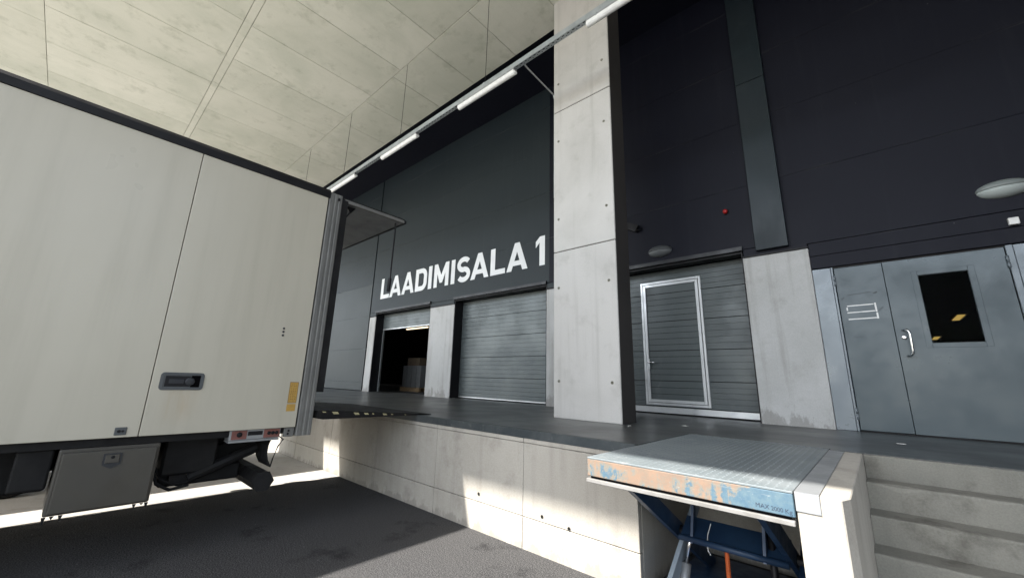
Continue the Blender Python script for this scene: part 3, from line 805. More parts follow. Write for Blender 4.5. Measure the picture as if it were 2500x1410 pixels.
# ================================================================== LETTERING  LAADIMISALA 1
H = 0.695
lt = thing('wall_lettering', (-8.6, WY, 4.095), 'big white painted letters LAADIMISALA 1 on the dark wall', 'lettering')
def shape_A(w):
    s, t = 0.158, 0.15
    y1, y2 = 0.125, 0.245
    dx = (w / 2 - t / 2) / H
    yt = (w / 2 - s) / dx
    return [[(0, 0), (s, 0), (s + dx * y1, y1), (w - s - dx * y1, y1), (w - s, 0), (w, 0), (w / 2 + t / 2, H), (w / 2 - t / 2, H)],
            [(s + dx * y2, y2), (w - s - dx * y2, y2), (w / 2, yt)]]
def shape_L(w): return [[(0, 0), (w, 0), (w, 0.132), (0.158, 0.132), (0.158, H), (0, H)]]
def shape_I(w): return [[(0, 0), (w, 0), (w, H), (0, H)]]
def shape_M(w):
    s = 0.15
    return [[(0, 0), (s, 0), (s, 0.40), (w / 2 - 0.055, 0.115), (w / 2 + 0.055, 0.115), (w - s, 0.40), (w - s, 0), (w, 0), (w, H), (w - 0.15, H), (w / 2, 0.345), (0.15, H), (0, H)]]
def arc(cx, cy, rx, ry, a0, a1, n=9):
    return [(cx + rx * math.cos(math.radians(a0 + (a1 - a0) * i / n)), cy + ry * math.sin(math.radians(a0 + (a1 - a0) * i / n))) for i in range(n + 1)]
def shape_D(w):
    s = 0.155; r = 0.25; q = 0.105
    out = [(0, 0)] + arc(w - r, r, r, r, -90, 0) + arc(w - r, H - r, r, r, 0, 90) + [(0, H)]
    inn = [(s, 0.145)] + arc(w - s - q, 0.145 + q, q, q, -90, 0) + arc(w - s - q, H - 0.145 - q, q, q, 0, 90) + [(s, H - 0.145)]
    return [out, inn]
def shape_S(w):
    s = 0.14
    rx = w / 2 - s / 2; ry = (H - s) / 4 + 0.008
    mid = arc(w / 2, H - s / 2 - ry + 0.01, rx, ry, 28, 265, 22) + arc(w / 2, s / 2 + ry - 0.01, rx, ry, 85, -150, 22)
    L, R_ = [], []
    for i, (x, y) in enumerate(mid):
        x0, y0 = mid[max(i - 1, 0)]; x1, y1 = mid[min(i + 1, len(mid) - 1)]
        d = math.hypot(x1 - x0, y1 - y0); nx, ny = -(y1 - y0) / d, (x1 - x0) / d
        L.append((x + nx * s / 2, y + ny * s / 2)); R_.append((x - nx * s / 2, y - ny * s / 2))
    return [L + R_[::-1]]
def shape_1(w):
    return [[(w - 0.152, 0), (w, 0), (w, H), (w - 0.14, H), (0, 0.585), (0, 0.44), (w - 0.152, 0.55)]]
SH = {'L': shape_L, 'A': shape_A, 'D': shape_D, 'I': shape_I, 'M': shape_M, 'S': shape_S, '1': shape_1}
def letter(ch, x0, x1):
    mb = MB(); es = []
    y = WY - 0.0035
    if ch == 'S':
        pts = SH[ch](x1 - x0)[0]; n = len(pts) // 2
        vs = [mb.bm.verts.new((x0 + px, y, 4.095 + pz)) for px, pz in pts]
        for i in range(n - 1):
            mb.bm.faces.new((vs[i], vs[i + 1], vs[2 * n - 2 - i], vs[2 * n - 1 - i]))
    else:
        for loop in SH[ch](x1 - x0):
            vs = [mb.bm.verts.new((x0 + px, y, 4.095 + pz)) for px, pz in loop]
            for i in range(len(vs)): es.append(mb.bm.edges.new((vs[i], vs[(i + 1) % len(vs)])))
        bmesh.ops.triangle_fill(mb.bm, use_beauty=True, use_dissolve=False, edges=es)
    r = bmesh.ops.extrude_face_region(mb.bm, geom=list(mb.bm.faces))
    bmesh.ops.translate(mb.bm, verts=[v for v in r['geom'] if isinstance(v, bmesh.types.BMVert)], vec=(0, 0.0025, 0))
    mb.build('letter', 'white_paint', lt)
for ch, x0, x1 in (('L', -12.051, -11.526), ('A', -11.504, -10.831), ('A', -10.801, -10.135), ('D', -10.068, -9.495), ('I', -9.418, -9.256), ('M', -9.149, -8.486), ('I', -8.379, -8.219),
                   ('S', -8.13, -7.59), ('A', -7.571, -6.901), ('L', -6.835, -6.333), ('A', -6.284, -5.624), ('1', -5.385, -5.125)):
    letter(ch, x0, x1)

# ================================================================== LIGHT RAIL
RYc = 3.864
rl = thing('lighting_rail', (-9, RYc, 6.29), 'long galvanised perforated rail hanging from the canopy on thin wires', 'cable rail')
r_ = MB()
r_.prism([(-22, RYc - 0.034, 6.285), (-22, RYc - 0.034, 6.372), (-22, RYc - 0.030, 6.372), (-22, RYc - 0.030, 6.289), (-22, RYc + 0.030, 6.289), (-22, RYc + 0.030, 6.372), (-22, RYc + 0.034, 6.372), (-22, RYc + 0.034, 6.285)], (25.3, 0, 0))
r_.build('rail_channel', 'galv', rl)
sl = MB()
x = -11.2
while x < 0.4:
    sl.box(x, x + 0.035, RYc - 0.02, RYc - 0.008, 6.2832, 6.2846); sl.box(x + 0.05, x + 0.065, RYc + 0.006, RYc + 0.016, 6.2832, 6.2846); x += 0.085
tag(sl.build('perforations', 'black', rl), kind='stuff')
for x in (-17.0, -14.42, -11.84, -9.25, -6.71, -4.172, -1.63, 0.9):
    MB().tube((x, RYc, 6.29), (x, RYc, CZ + 0.01), 0.0045, None, 6).build('hanger_wire', 'black_metal', rl)
    box('wire_clip', 'galv', rl, x - 0.02, x + 0.02, RYc - 0.038, RYc + 0.038, 6.355, 6.378, 0.002)
lampdesc = [(-9.885, 'farthest unlit white tube lamp under the rail, just above the truck corner'),
            (-7.391, 'second unlit white tube lamp from the truck under the hanging rail'),
            (-4.825, 'unlit white tube lamp under the rail just left of the pillar'),
            (-2.223, 'nearest unlit white tube lamp, crossing in front of the pillar top')]
for x0, lab in lampdesc:
    x1 = x0 + 1.335
    t_ = thing('tube_lamp', ((x0 + x1) / 2, RYc, 6.18), lab, 'lamp', 'tube lamps under the hanging rail')
    box('lamp_body', 'alu_dull', t_, x0 + 0.01, x1 - 0.01, RYc - 0.04, RYc + 0.04, 6.245, 6.281, 0.004)
    q = MB()
    prof = []
    for i in range(9):
        t = math.pi * (1 + i / 8)
        prof.append((RYc + 0.047 * math.cos(t), 6.242 + 0.062 * math.sin(t)))
    q.prism([(x0, y, z) for y, z in prof], (x1 - x0, 0, 0))
    bmesh.ops.bevel(q.bm, geom=[e for e in q.bm.edges if abs(e.verts[0].co.x - e.verts[1].co.x) < 1e-4], offset=0.012, segments=2, affect='EDGES')
    q.build('diffuser', 'diffuser', t_)
    for xc in (x0 + 0.16, x1 - 0.16):
        box('clip', 'galv', t_, xc - 0.012, xc + 0.012, RYc - 0.05, RYc + 0.05, 6.236, 6.284, 0.002)

# ================================================================== LIFT TABLE
lift = thing('lift_table', (-0.95, 3.5, 0), 'scissor lift table with peeling blue and salmon front beam beside the dock', 'lift table')
TX0, TX1, TY0, TY1 = -1.532, -0.381, 2.532, 4.565
box('table_deck', 'tread', lift, TX0, TX1, TY0, TY1, FZ - 0.012, FZ - 0.001, 0.002)
tr = MB()
stp = 0.042
nx = int((TX1 - TX0) / stp); ny = int((TY1 - TY0) / stp)
for i in range(nx):
    for j in range(ny):
        cx = TX0 + 0.025 + i * stp; cy = TY0 + 0.025 + j * stp
        d = 1 if (i + j) % 2 else -1
        a, b = 0.014, 0.0045
        ux, uy = 0.7071, 0.7071 * d
        pxy = ((cx - ux * a, cy - uy * a), (cx - uy * b, cy + ux * b), (cx + ux * a, cy + uy * a), (cx + uy * b, cy - ux * b))
        base = [tr.bm.verts.new((qx, qy, FZ - 0.0012)) for qx, qy in pxy]
        top = tr.bm.verts.new((cx, cy, FZ + 0.0018))
        for q in range(4): tr.bm.faces.new((base[q], base[(q + 1) % 4], top))
tag(tr.build('tread_studs', 'tread', lift), kind='stuff')
box('front_beam', 'peel', lift, TX0, TX1, TY0 + 0.001, TY0 + 0.05, 0.957, FZ - 0.0125, 0.004)
box('side_beam', 'blue_steel', lift, TX0, TX0 + 0.05, TY0 + 0.052, TY1, 0.957, FZ - 0.0125, 0.004)
box('side_beam', 'blue_steel', lift, TX1 - 0.05, TX1, TY0 + 0.052, TY1, 0.957, FZ - 0.0125, 0.004)
box('safety_bar', 'timber', lift, TX0 - 0.006, TX1 - 0.004, TY0 - 0.006, TY0 + 0.045, 0.918, 0.942, 0.003)
box('bar_gap', 'black', lift, TX0 + 0.02, TX1 - 0.02, TY0 + 0.012, TY0 + 0.04, 0.9425, 0.9565)
def txt(body, x, z, h, sx=1.0):
    cu = bpy.data.curves.new('t', 'FONT'); cu.body = body; cu.size = h
    to = bpy.data.objects.new('t', cu); COL.objects.link(to)
    dg = bpy.context.evaluated_depsgraph_get()
    me = bpy.data.meshes.new_from_object(to.evaluated_get(dg))
    bpy.data.objects.remove(to); bpy.data.curves.remove(cu)
    for v in me.vertices:
        v.co = Vector((x + v.co.x * sx, TY0 + 0.0002, z + v.co.y))
    me.materials.clear(); me.materials.append(M['ink'])
    o = bpy.data.objects.new('load_text', me); COL.objects.link(o)
    o.parent = lift; o.location = -world_loc(lift)
    return o
txt('MAX', -0.548, 0.974, 0.030, 0.95); txt('2000', -0.480, 0.972, 0.028, 0.92); txt('Kg', -0.422, 0.970, 0.030, 0.95)
for xa, mt2 in ((-1.30, 'blue_light'), (-0.56, 'blue_steel')):
    MB().bar((xa, 2.70, 0.93), (xa, 4.25, 0.03), 0.035, 0.11).build('scissor_arm', 'blue_steel', lift)
    MB().bar((xa + 0.045, 2.82, 0.0), (xa + 0.045, 4.28, 0.93), 0.03, 0.10).build('scissor_arm', mt2, lift)
    MB().tube((xa - 0.03, 3.48, 0.477), (xa + 0.08, 3.48, 0.477), 0.035, None, 14).build('pivot_pin', 'black_metal', lift)
MB().prism([(-1.22, 3.30, 0.50), (-1.22, 3.46, 0.60), (-1.22, 3.47, 0.585), (-1.22, 3.31, 0.485)], (0.66, 0, 0)).build('cross_plate', 'blue_steel', lift)
MB().tube((-1.23, 3.30, 0.49), (-0.56, 3.30, 0.49), 0.022, None, 10).build('cross_tube', 'blue_steel', lift, True)
MB().prism([(-1.15, 3.28, 0.47), (-1.15, 3.36, 0.47), (-1.15, 3.40, 0.72), (-1.15, 3.36, 0.74), (-1.15, 3.33, 0.62)], (0.018, 0, 0)).build('cylinder_lug', 'blue_steel', lift)
MB().prism([(-0.70, 3.28, 0.47), (-0.70, 3.36, 0.47), (-0.70, 3.40, 0.72), (-0.70, 3.36, 0.74), (-0.70, 3.33, 0.62)], (0.018, 0, 0)).build('cylinder_lug', 'blue_steel', lift)
cy = MB().tube((-1.215, 3.36, 0.30), (-1.17, 3.42, 0.56), 0.014, None, 10).build('piston_rod', 'chrome', lift, True)
MB().tube((-1.25, 3.31, 0.06), (-1.214, 3.361, 0.305), 0.034, None, 14).build('cylinder', 'alu_dull', lift, True)
MB().tube((-0.66, 3.36, 0.02), (-0.66, 3.38, 0.66), 0.022, None, 10).build('cylinder', 'black_metal', lift, True)
hz = [(-0.945 + 0.004 * math.sin(i), 3.40, 0.455 - i * 0.02) for i in range(22)]
h_ = MB()
for i in range(34):
    z = 0.455 - i * 0.0125
    h_.tube((-0.945, 3.40, z), (-0.945, 3.40, z - 0.0085), 0.015, None, 10)
    h_.tube((-0.945, 3.40, z - 0.0085), (-0.945, 3.40, z - 0.0125), 0.011, None, 8, False)
h_.build('hydraulic_hose', 'orange', lift)
MB().path([(-1.03, 3.38, 0.60), (-1.04, 3.33, 0.54), (-1.035, 3.29, 0.50), (-1.03, 3.28, 0.45), (-1.015, 3.28, 0.43)], 0.003, 6).build('cable_tie', 'white_plastic', lift)
box('base_frame', 'blue_steel', lift, -1.45, -0.45, 2.75, 4.4, 0.003, 0.05, 0.004)

# ================================================================== BOX TRUCK
TXR, TXL = -4.6, -6.9
TF = -5.2
tk = thing('box_truck', (-5.75, -1.6, 0), 'off-white box truck backed up to the dock with its rear flap raised', 'truck')
seam_y = [1.785, 0.541, -0.83, -2.2, -3.57, TF]
for y1, y0 in zip(seam_y, seam_y[1:]):
    box('side_panel', 'truck_white', tk, TXR - 0.05, TXR, y0 + 0.003, y1 - 0.003, 1.021, 3.642, 0.003)
    box('side_panel', 'truck_white', tk, TXL, TXL + 0.05, y0 + 0.003, y1 - 0.003, 1.021, 3.642, 0.003)
MB().box(TXR - 0.056, TXR - 0.051, TF, 1.78, 1.05, 3.64).box(TXL + 0.051, TXL + 0.056, TF, 1.78, 1.05, 3.64).build('panel_liner', 'black', tk)
box('roof', 'truck_white', tk, TXL + 0.02, TXR - 0.02, TF, 1.95, 3.66, 3.735, 0.004)
box('load_floor', 'wood', tk, TXL + 0.06, TXR - 0.06, TF, 1.95, 1.03, 1.14)
box('front_wall', 'truck_white', tk, TXL + 0.06, TXR - 0.06, TF, TF + 0.06, 1.141, 3.659)
for xs in ((TXR - 0.03, TXR + 0.012), (TXL - 0.012, TXL + 0.03)):
    rr = MB()
    a, b = xs
    rr.prism([(a, TF, 3.644), (b, TF, 3.644), (b, TF, 3.715), ((a + b) / 2 + (0.006 if b > -5 else -0.006), TF, 3.748), (a, TF, 3.748)], (0, 1.80 - TF, 0))
    rr.build('roof_rail', 'black_metal', tk)
for x0, x1 in ((TXR - 0.07, TXR + 0.006), (TXL - 0.006, TXL + 0.07)):
    pst = MB()
    s = 1 if x1 > -5 else -1
    xo = x1 if s > 0 else x0; xi = x0 if s > 0 else x1
    pts = [(xi, 1.797), (xo - 0.012 * s, 1.797), (xo, 1.805), (xo, 1.84), (xo - 0.006 * s, 1.845), (xo - 0.006 * s, 1.862), (xo, 1.867), (xo, 1.89), (xo - 0.006 * s, 1.895), (xo - 0.006 * s, 1.91), (xo, 1.915), (xo, 1.944), (xo - 0.01 * s, 1.953), (xi, 1.953)]
    pst.prism([(x, y, 0.93) for x, y in pts], (0, 0, 3.722 - 0.93))
    pst.build('corner_post', 'truck_grey', tk)
    box('rear_seal', 'rubber', tk, xi + (0.02 * s if s > 0 else 0), xo - 0.012 * s, 1.9535, 2.035, 1.375, 3.69, 0.004) if s > 0 else box('rear_seal', 'rubber', tk, xo + 0.012, xi - 0.02, 1.9535, 2.035, 1.375, 3.69, 0.004)
MB().lathe([(0, 0.017), (0.01, 0.017), (0.014, 0.01)], (TXR + 0.006, 1.905, 3.66), 'x', 12).build('post_bolt', 'black_metal', tk)
box('rear_header', 'truck_grey', tk, TXL + 0.072, TXR - 0.072, 1.86, 1.953, 3.56, 3.72, 0.004)
# rear flap held open level
fl = MB()
fl.box(TXL + 0.03, TXR - 0.01, 1.965, 2.885, 3.668, 3.69)
flp = fl.build('rear_flap', 'alu_dull', tk)
frame_pts = ((TXL + 0.03, TXR - 0.008, 2.855, 2.89), (TXL + 0.03, TXR - 0.008, 1.96, 1.99))
for x0, x1, y0, y1 in frame_pts:
    box('flap_edge', 'black_metal', flp, x0, x1, y0, y1, 3.662, 3.705, 0.003)
for x0, x1 in ((TXR - 0.042, TXR - 0.007), (TXL + 0.028, TXL + 0.062)):
    box('flap_edge', 'truck_grey', flp, x0, x1, 1.991, 2.854, 3.66, 3.704, 0.003)
    box('flap_gasket', 'rubber', flp, x0 - 0.004, x1 + 0.004, 1.985, 2.86, 3.7045, 3.716, 0.003)
MB().prism([(TXR - 0.10, 2.06, 3.667), (TXR - 0.10, 2.18, 3.667), (TXR - 0.10, 2.12, 3.58)], (-0.012, 0, 0)).build('strut_bracket', 'black_metal', flp)
MB().tube((TXR - 0.106, 2.12, 3.60), (TXR - 0.106, 1.94, 3.30), 0.009, None, 8).build('gas_strut', 'black_metal', flp)
MB().path([(TXR - 0.11, 2.78, 3.665), (TXR - 0.112, 2.785, 3.5), (TXR - 0.109, 2.78, 3.2), (TXR - 0.112, 2.78, 2.85)], 0.012, 6).path([(TXR - 0.112, 2.78, 2.86), (TXR - 0.112, 2.775, 2.68)], 0.024, 8).build('pull_strap', 'black_metal', flp)
# side details
hd = MB()
def rrect(y0, y1, z0, z1, r, n=5):
    return ([(y1 - r + r * math.cos(t), z1 - r + r * math.sin(t)) for t in [math.pi / 2 * i / n for i in range(n + 1)]] +
            [(y0 + r - r * math.sin(t), z1 - r + r * math.cos(t)) for t in [math.pi / 2 * i / n for i in range(n + 1)]] +
            [(y0 + r - r * math.cos(t), z0 + r - r * math.sin(t)) for t in [math.pi / 2 * i / n for i in range(n + 1)]] +
            [(y1 - r + r * math.sin(t), z0 + r - r * math.cos(t)) for t in [math.pi / 2 * i / n for i in range(n + 1)]])
a_ = rrect(0.598, 0.913, 1.393, 1.545, 0.028); b_ = rrect(0.622, 0.889, 1.415, 1.523, 0.012)
va = [hd.bm.verts.new((TXR + 0.0005, y, z)) for y, z in a_]; vb = [hd.bm.verts.new((TXR + 0.009, y, z)) for y, z in [((y - 0.7555) * 0.985 + 0.7555, (z - 1.469) * 0.97 + 1.469) for y, z in a_]]
vc = [hd.bm.verts.new((TXR + 0.009, y, z)) for y, z in b_]; vd = [hd.bm.verts.new((TXR + 0.0008, y, z)) for y, z in b_]
for r0, r1 in ((va, vb), (vb, vc), (vc, vd)):
    for i in range(len(r0)): hd.bm.faces.new((r0[i], r0[(i + 1) % len(r0)], r1[(i + 1) % len(r1)], r1[i]))
hd.bm.faces.new(vd)
lh = hd.build('door_latch', 'truck_grey', tk)
lh.data.materials[0] = M['lamp_hood']
box('latch_paddle', 'black_metal', lh, TXR + 0.0012, TXR + 0.006, 0.634, 0.815, 1.424, 1.514, 0.003)
box('latch_recess', 'black', lh, TXR + 0.0011, TXR + 0.002, 0.818, 0.884, 1.418, 1.52)
MB().lathe([(0.002, 0.037), (0.010, 0.036), (0.013, 0.028), (0.014, 0.01)], (TXR + 0.0, 0.81, 1.468), 'x', 8).build('latch_knob', 'flash', lh)
box('latch_grip', 'flash', lh, TXR + 0.0062, TXR + 0.008, 0.66, 0.765, 1.45, 1.487, 0.001)
smp = box('lock_plate', 'lamp_hood', tk, TXR + 0.0005, TXR + 0.008, 0.388, 0.462, 1.04, 1.10, 0.004)
MB().tube((TXR + 0.008, 0.415, 1.07), (TXR + 0.012, 0.415, 1.07), 0.012, None, 10).tube((TXR + 0.008, 0.438, 1.07), (TXR + 0.012, 0.438, 1.07), 0.009, None, 10).build('lock_core', 'black_metal', smp)
lb = box('warning_label', 'yellow', tk, TXR + 0.0004, TXR + 0.0014, 1.667, 1.754, 1.264, 1.478)
frame_ink = MB()
for y0, y1, z0, z1 in ((1.668, 1.753, 1.2645, 1.268), (1.668, 1.753, 1.474, 1.4775), (1.668, 1.671, 1.268, 1.474), (1.750, 1.753, 1.268, 1.474)):
    frame_ink.box(TXR + 0.0015, TXR + 0.0019, y0, y1, z0, z1)
for i in range(11):
    z = 1.45 - i * 0.0165
    for j in range(3):
        y = 1.682 + j * 0.021 + random.uniform(0, 0.005)
        frame_ink.box(TXR + 0.0015, TXR + 0.0018, y, y + random.uniform(0.006, 0.014), z, z + 0.004)
frame_ink.build('label_print', 'label_ink', lb)
box('warning_label', 'yellow', tk, TXR + 0.0004, TXR + 0.0014, 1.665, 1.752, 1.182, 1.254)
for z in (2.03, 1.957, 1.995):
    MB().lathe([(0, 0.012), (0.004, 0.011), (0.005, 0.004)], (TXR, 1.52, z), 'x', 10).build('rivet', 'flash', tk)
# chassis and underside
for x in (-5.35, -6.15):
    box('chassis_rail', 'chassis', tk, x - 0.04, x + 0.04, -7.3, 1.7, 0.70, 0.95)
for y in [1.6 - 0.6 * i for i in range(11)]:
    box('cross_member', 'chassis', tk, TXL + 0.08, TXR - 0.1, y - 0.03, y + 0.03, 0.952, 1.028)
box('side_skirt_beam', 'chassis', tk, TXR - 0.16, TXR - 0.06, TF, 1.70, 0.955, 1.019)
box('battery_box', 'chassis', tk, TXR - 0.6, TXR - 0.12, -0.10, 0.095, 0.66, 0.953, 0.015, 2)
box('mud_guard', 'chassis', tk, TXR - 1.2, TXR - 0.62, -0.75, 0.10, 0.56, 0.952, 0.02, 2)
lock = box('storage_locker', 'truck_box', tk, TXR - 0.56, TXR - 0.055, 0.115, 0.712, 0.485, 0.952, 0.012, 2)
lid = box('locker_lid', 'truck_box', lock, TXR - 0.054, TXR - 0.032, 0.135, 0.693, 0.50, 0.925, 0.008, 2)
bz = MB()
hx_ = TXR - 0.0315
bz.prism([(hx_, 0.365, 0.90), (hx_, 0.475, 0.90), (hx_, 0.475, 0.815), (hx_, 0.42, 0.785), (hx_, 0.365, 0.815)], (0.006, 0, 0))
lp = bz.build('locker_latch', 'flash', lock)
box('latch_flap', 'truck_box', lp, hx_ + 0.0065, hx_ + 0.013, 0.378, 0.462, 0.828, 0.89, 0.003)
MB().lathe([(0, 0.012), (0.006, 0.011), (0.007, 0.004)], (hx_ + 0.013, 0.42, 0.872), 'x', 10).build('latch_lock', 'black_metal', lp)
dr = MB()
for y, dz in ((0.125, 0.055), (0.165, 0.02), (0.21, 0.045), (0.62, 0.035), (0.665, 0.012), (0.695, 0.05)):
    dr.prism([(TXR - 0.052, y - 0.012, 0.487), (TXR - 0.052, y + 0.012, 0.487), (TXR - 0.052, y, 0.485 - dz)], (0.012, 0, 0))
dr.build('torn_trim', 'rubber', lock)
# control panel
cp = MB().box(TXR - 0.20, TXR - 0.035, 1.207, 1.655, 0.925, 1.019, 0.003).box(TXR - 0.19, TXR - 0.03, 1.205, 1.650, 0.902, 0.923, 0.003).build('control_panel', 'alu_dull', tk)
for y0, y1 in ((1.222, 1.352), (1.50, 1.648)):
    box('control_plate', 'red_plate', cp, TXR - 0.0345, TXR - 0.0305, y0, y1, 0.932, 1.012, 0.006)
for y, r in ((1.287, 0.024), (1.548, 0.017), (1.583, 0.017), (1.618, 0.017)):
    MB().lathe([(0, r), (0.006, r), (0.011, r * 0.7), (0.012, r * 0.3)], (TXR - 0.0305, y, 0.975), 'x', 14).build('button', 'black_metal', cp)
box('display_strip', 'black_metal', cp, TXR - 0.0345, TXR - 0.0315, 1.36, 1.49, 0.962, 1.0, 0.002)
brk = box('light_bracket', 'truck_grey', tk, TXR - 0.06, TXR - 0.025, 1.69, 1.785, 0.925, 1.018, 0.004)
MB().lathe([(0, 0.011), (0.004, 0.011), (0.005, 0.003)], (TXR - 0.025, 1.73, 0.985), 'x', 8).lathe([(0, 0.011), (0.004, 0.011), (0.005, 0.003)], (TXR - 0.025, 1.725, 0.955), 'x', 8).build('bracket_bolt', 'black_metal', brk)
fb = MB().path([(TXR - 0.06, 1.66, 0.93), (TXR - 0.05, 1.70, 0.90), (TXR - 0.05, 1.66, 0.84), (TXR - 0.06, 1.63, 0.72), (TXR - 0.07, 1.62, 0.64)], 0.007, 6).build('wiring', 'rubber', tk)
mf = MB()
pr = [(1.60, 0.92), (1.575, 0.84), (1.575, 0.76), (1.59, 0.70), (1.625, 0.635)]
mf.prism([(TXR - 0.10, y, z) for y, z in pr] + [(TXR - 0.10, y + 0.012, z + 0.004) for y, z in pr[::-1]], (-0.34, 0, 0))
mf.build('mud_flap', 'rubber', tk)
# underrun bar: hexagonal tube across the rear
ub = MB().tube((TXR - 0.03, 1.56, 0.523), (TXL + 0.1, 1.56, 0.523), 0.092, None, 6)
ub.build('underrun_bar', 'chassis', tk)
MB().tube((TXR - 0.029, 1.56, 0.523), (TXR - 0.012, 1.56, 0.523), 0.098, None, 6).build('bar_end_cap', 'rubber', tk)
# tail lift mechanism
ml = MB()
ml.tube((TXR - 0.35, 0.95, 0.60), (TXL + 0.35, 0.95, 0.60), 0.085, None, 14)
ml.box(TXR - 0.62, TXR - 0.44, 0.80, 1.46, 0.50, 0.66, 0.02)
ml.box(TXL + 0.44, TXL + 0.62, 0.80, 1.46, 0.50, 0.66, 0.02)
for x in (-5.22, -6.28):
    ml.bar((x, 0.95, 0.60), (x, 1.98, 1.06), 0.07, 0.12)
    ml.bar((x - 0.1, 0.75, 0.86), (x - 0.1, 1.98, 1.12), 0.06, 0.07)
ml.box(TXR - 0.9, TXR - 0.3, 0.78, 1.2, 0.62, 0.95, 0.02)
ml.tube((TXR - 0.34, 1.0, 0.58), (TXR - 0.34, 1.55, 0.80), 0.05, None, 10)
ml.build('tail_lift_frame', 'chassis', tk)
MB().path([(TXR - 0.36, 0.73, 0.70), (TXR - 0.34, 0.78, 0.56), (TXR - 0.32, 0.88, 0.50), (TXR - 0.33, 1.02, 0.52)], 0.014, 8).path([(TXR - 0.38, 0.75, 0.70), (TXR - 0.36, 0.81, 0.59), (TXR - 0.34, 0.90, 0.54), (TXR - 0.34, 1.02, 0.55)], 0.012, 8).build('hydraulic_line', 'rubber', tk)
# tail lift platform resting on the dock
pf = MB()
x0, x1 = TXL + 0.05, TXR + 0.03
pf.prism([(x0, 1.985, 1.098), (x0, 1.985, 1.178), (x0, 2.02, 1.186), (x0, 3.53, FZ + 0.010), (x0, 3.53, FZ + 0.0035), (x0, 3.10, FZ + 0.006), (x0, 2.05, 1.085)], (x1 - x0, 0, 0))
pfo = pf.build('tail_lift_platform', 'chassis', tk)
def pz_top(y): return 1.186 + (y - 2.02) / (3.53 - 2.02) * (FZ + 0.010 - 1.186)
for y, w, hh in ((2.03, 0.05, 0.5), (2.14, 0.09, 1), (2.40, 0.08, 1), (2.53, 0.07, 0.8), (2.64, 0.03, 0.6), (2.78, 0.07, 0.8), (2.90, 0.035, 0.5), (3.1, 0.03, 0.5)):
    zt = pz_top(y) - 0.014; zb = max(zt - 0.028 * hh, FZ + 0.012)
    xs_ = TXR + 0.031
    hs = MB()
    hs.prism([(xs_, y, zt), (xs_, y + w * 0.75, zt - 0.004), (xs_, y + w, zb), (xs_, y + w * 0.3, zb)], (0.001, 0, 0))
    hs.build('hazard_stripe', 'yellow_pale', pfo)
# axles and wheels
def wheel(par, cx, cy, cz, r, w, side):
    wl = MB().lathe([(-w / 2, r * 0.62), (-w / 2, r * 0.92), (-w / 2 + 0.02, r * 0.985), (-w / 4, r), (w / 4, r), (w / 2 - 0.02, r * 0.985), (w / 2, r * 0.92), (w / 2, r * 0.62)], (cx, cy, cz), 'x', 40).build('wheel', 'rubber', par, False)
    rm = MB().lathe([(side * w * 0.5 + 0.002 * side, r * 0.60), (side * w * 0.46, r * 0.57), (side * w * 0.30, r * 0.52), (side * w * 0.34, r * 0.30), (side * w * 0.50, r * 0.22), (side * w * 0.52, r * 0.1)], (cx, cy, cz), 'x', 32).build('rim', 'alu', wl, True)
    rm2 = MB().lathe([(-side * w * 0.5 - 0.002 * side, r * 0.60), (-side * w * 0.45, r * 0.57), (-side * w * 0.2, r * 0.5), (-side * w * 0.18, r * 0.15)], (cx, cy, cz), 'x', 32).build('rim', 'alu_dull', wl, True)
    return wl
for cy_, dual in ((-1.55, True), (-6.35, False)):
    for sgn in (1, -1):
        xo = TXR - 0.20 if sgn > 0 else TXL + 0.20
        wheel(tk, xo, cy_, 0.48, 0.48, 0.28, sgn)
        if dual: wheel(tk, xo - 0.33 * sgn, cy_, 0.48, 0.48, 0.28, sgn)
    MB().tube((TXL + 0.3, cy_, 0.48), (TXR - 0.3, cy_, 0.48), 0.07).build('axle', 'chassis', tk)
# cab
cb = MB()
prof = [(-5.35, 0.75), (-5.35, 2.95), (-5.75, 3.1), (-6.6, 3.0), (-7.15, 2.1), (-7.28, 1.5), (-7.28, 0.5), (-6.9, 0.45), (-6.85, 0.75), (-6.6, 1.02), (-6.1, 1.02), (-5.85, 0.75)]
cb.prism([(TXL + 0.05, y, z) for y, z in prof], (2.2, 0, 0))
bmesh.ops.bevel(cb.bm, geom=list(cb.bm.edges), offset=0.05, segments=2, affect='EDGES')
cbo = cb.build('cab', 'truck_white', tk)
ws = MB().prism([(TXL + 0.2, -6.70, 2.90), (TXR - 0.25, -6.70, 2.90), (TXR - 0.25, -7.13, 2.2), (TXL + 0.2, -7.13, 2.2)], (0, -0.025, 0.02)).build('windscreen', 'vglass', cbo)
for x0, x1 in ((TXR - 0.052, TXR - 0.04), (TXL + 0.04, TXL + 0.052)):
    MB().prism([(x0, -5.75, 2.05), (x0, -5.75, 2.75), (x0, -6.5, 2.75), (x0, -6.9, 2.1), (x0, -6.9, 2.0)], (x1 - x0, 0, 0)).build('side_window', 'vglass', cbo)
for x in (TXL + 0.35, TXR - 0.4):
    box('headlight', 'diffuser', cbo, x - 0.14, x + 0.14, -7.31, -7.27, 0.75, 0.92, 0.02)

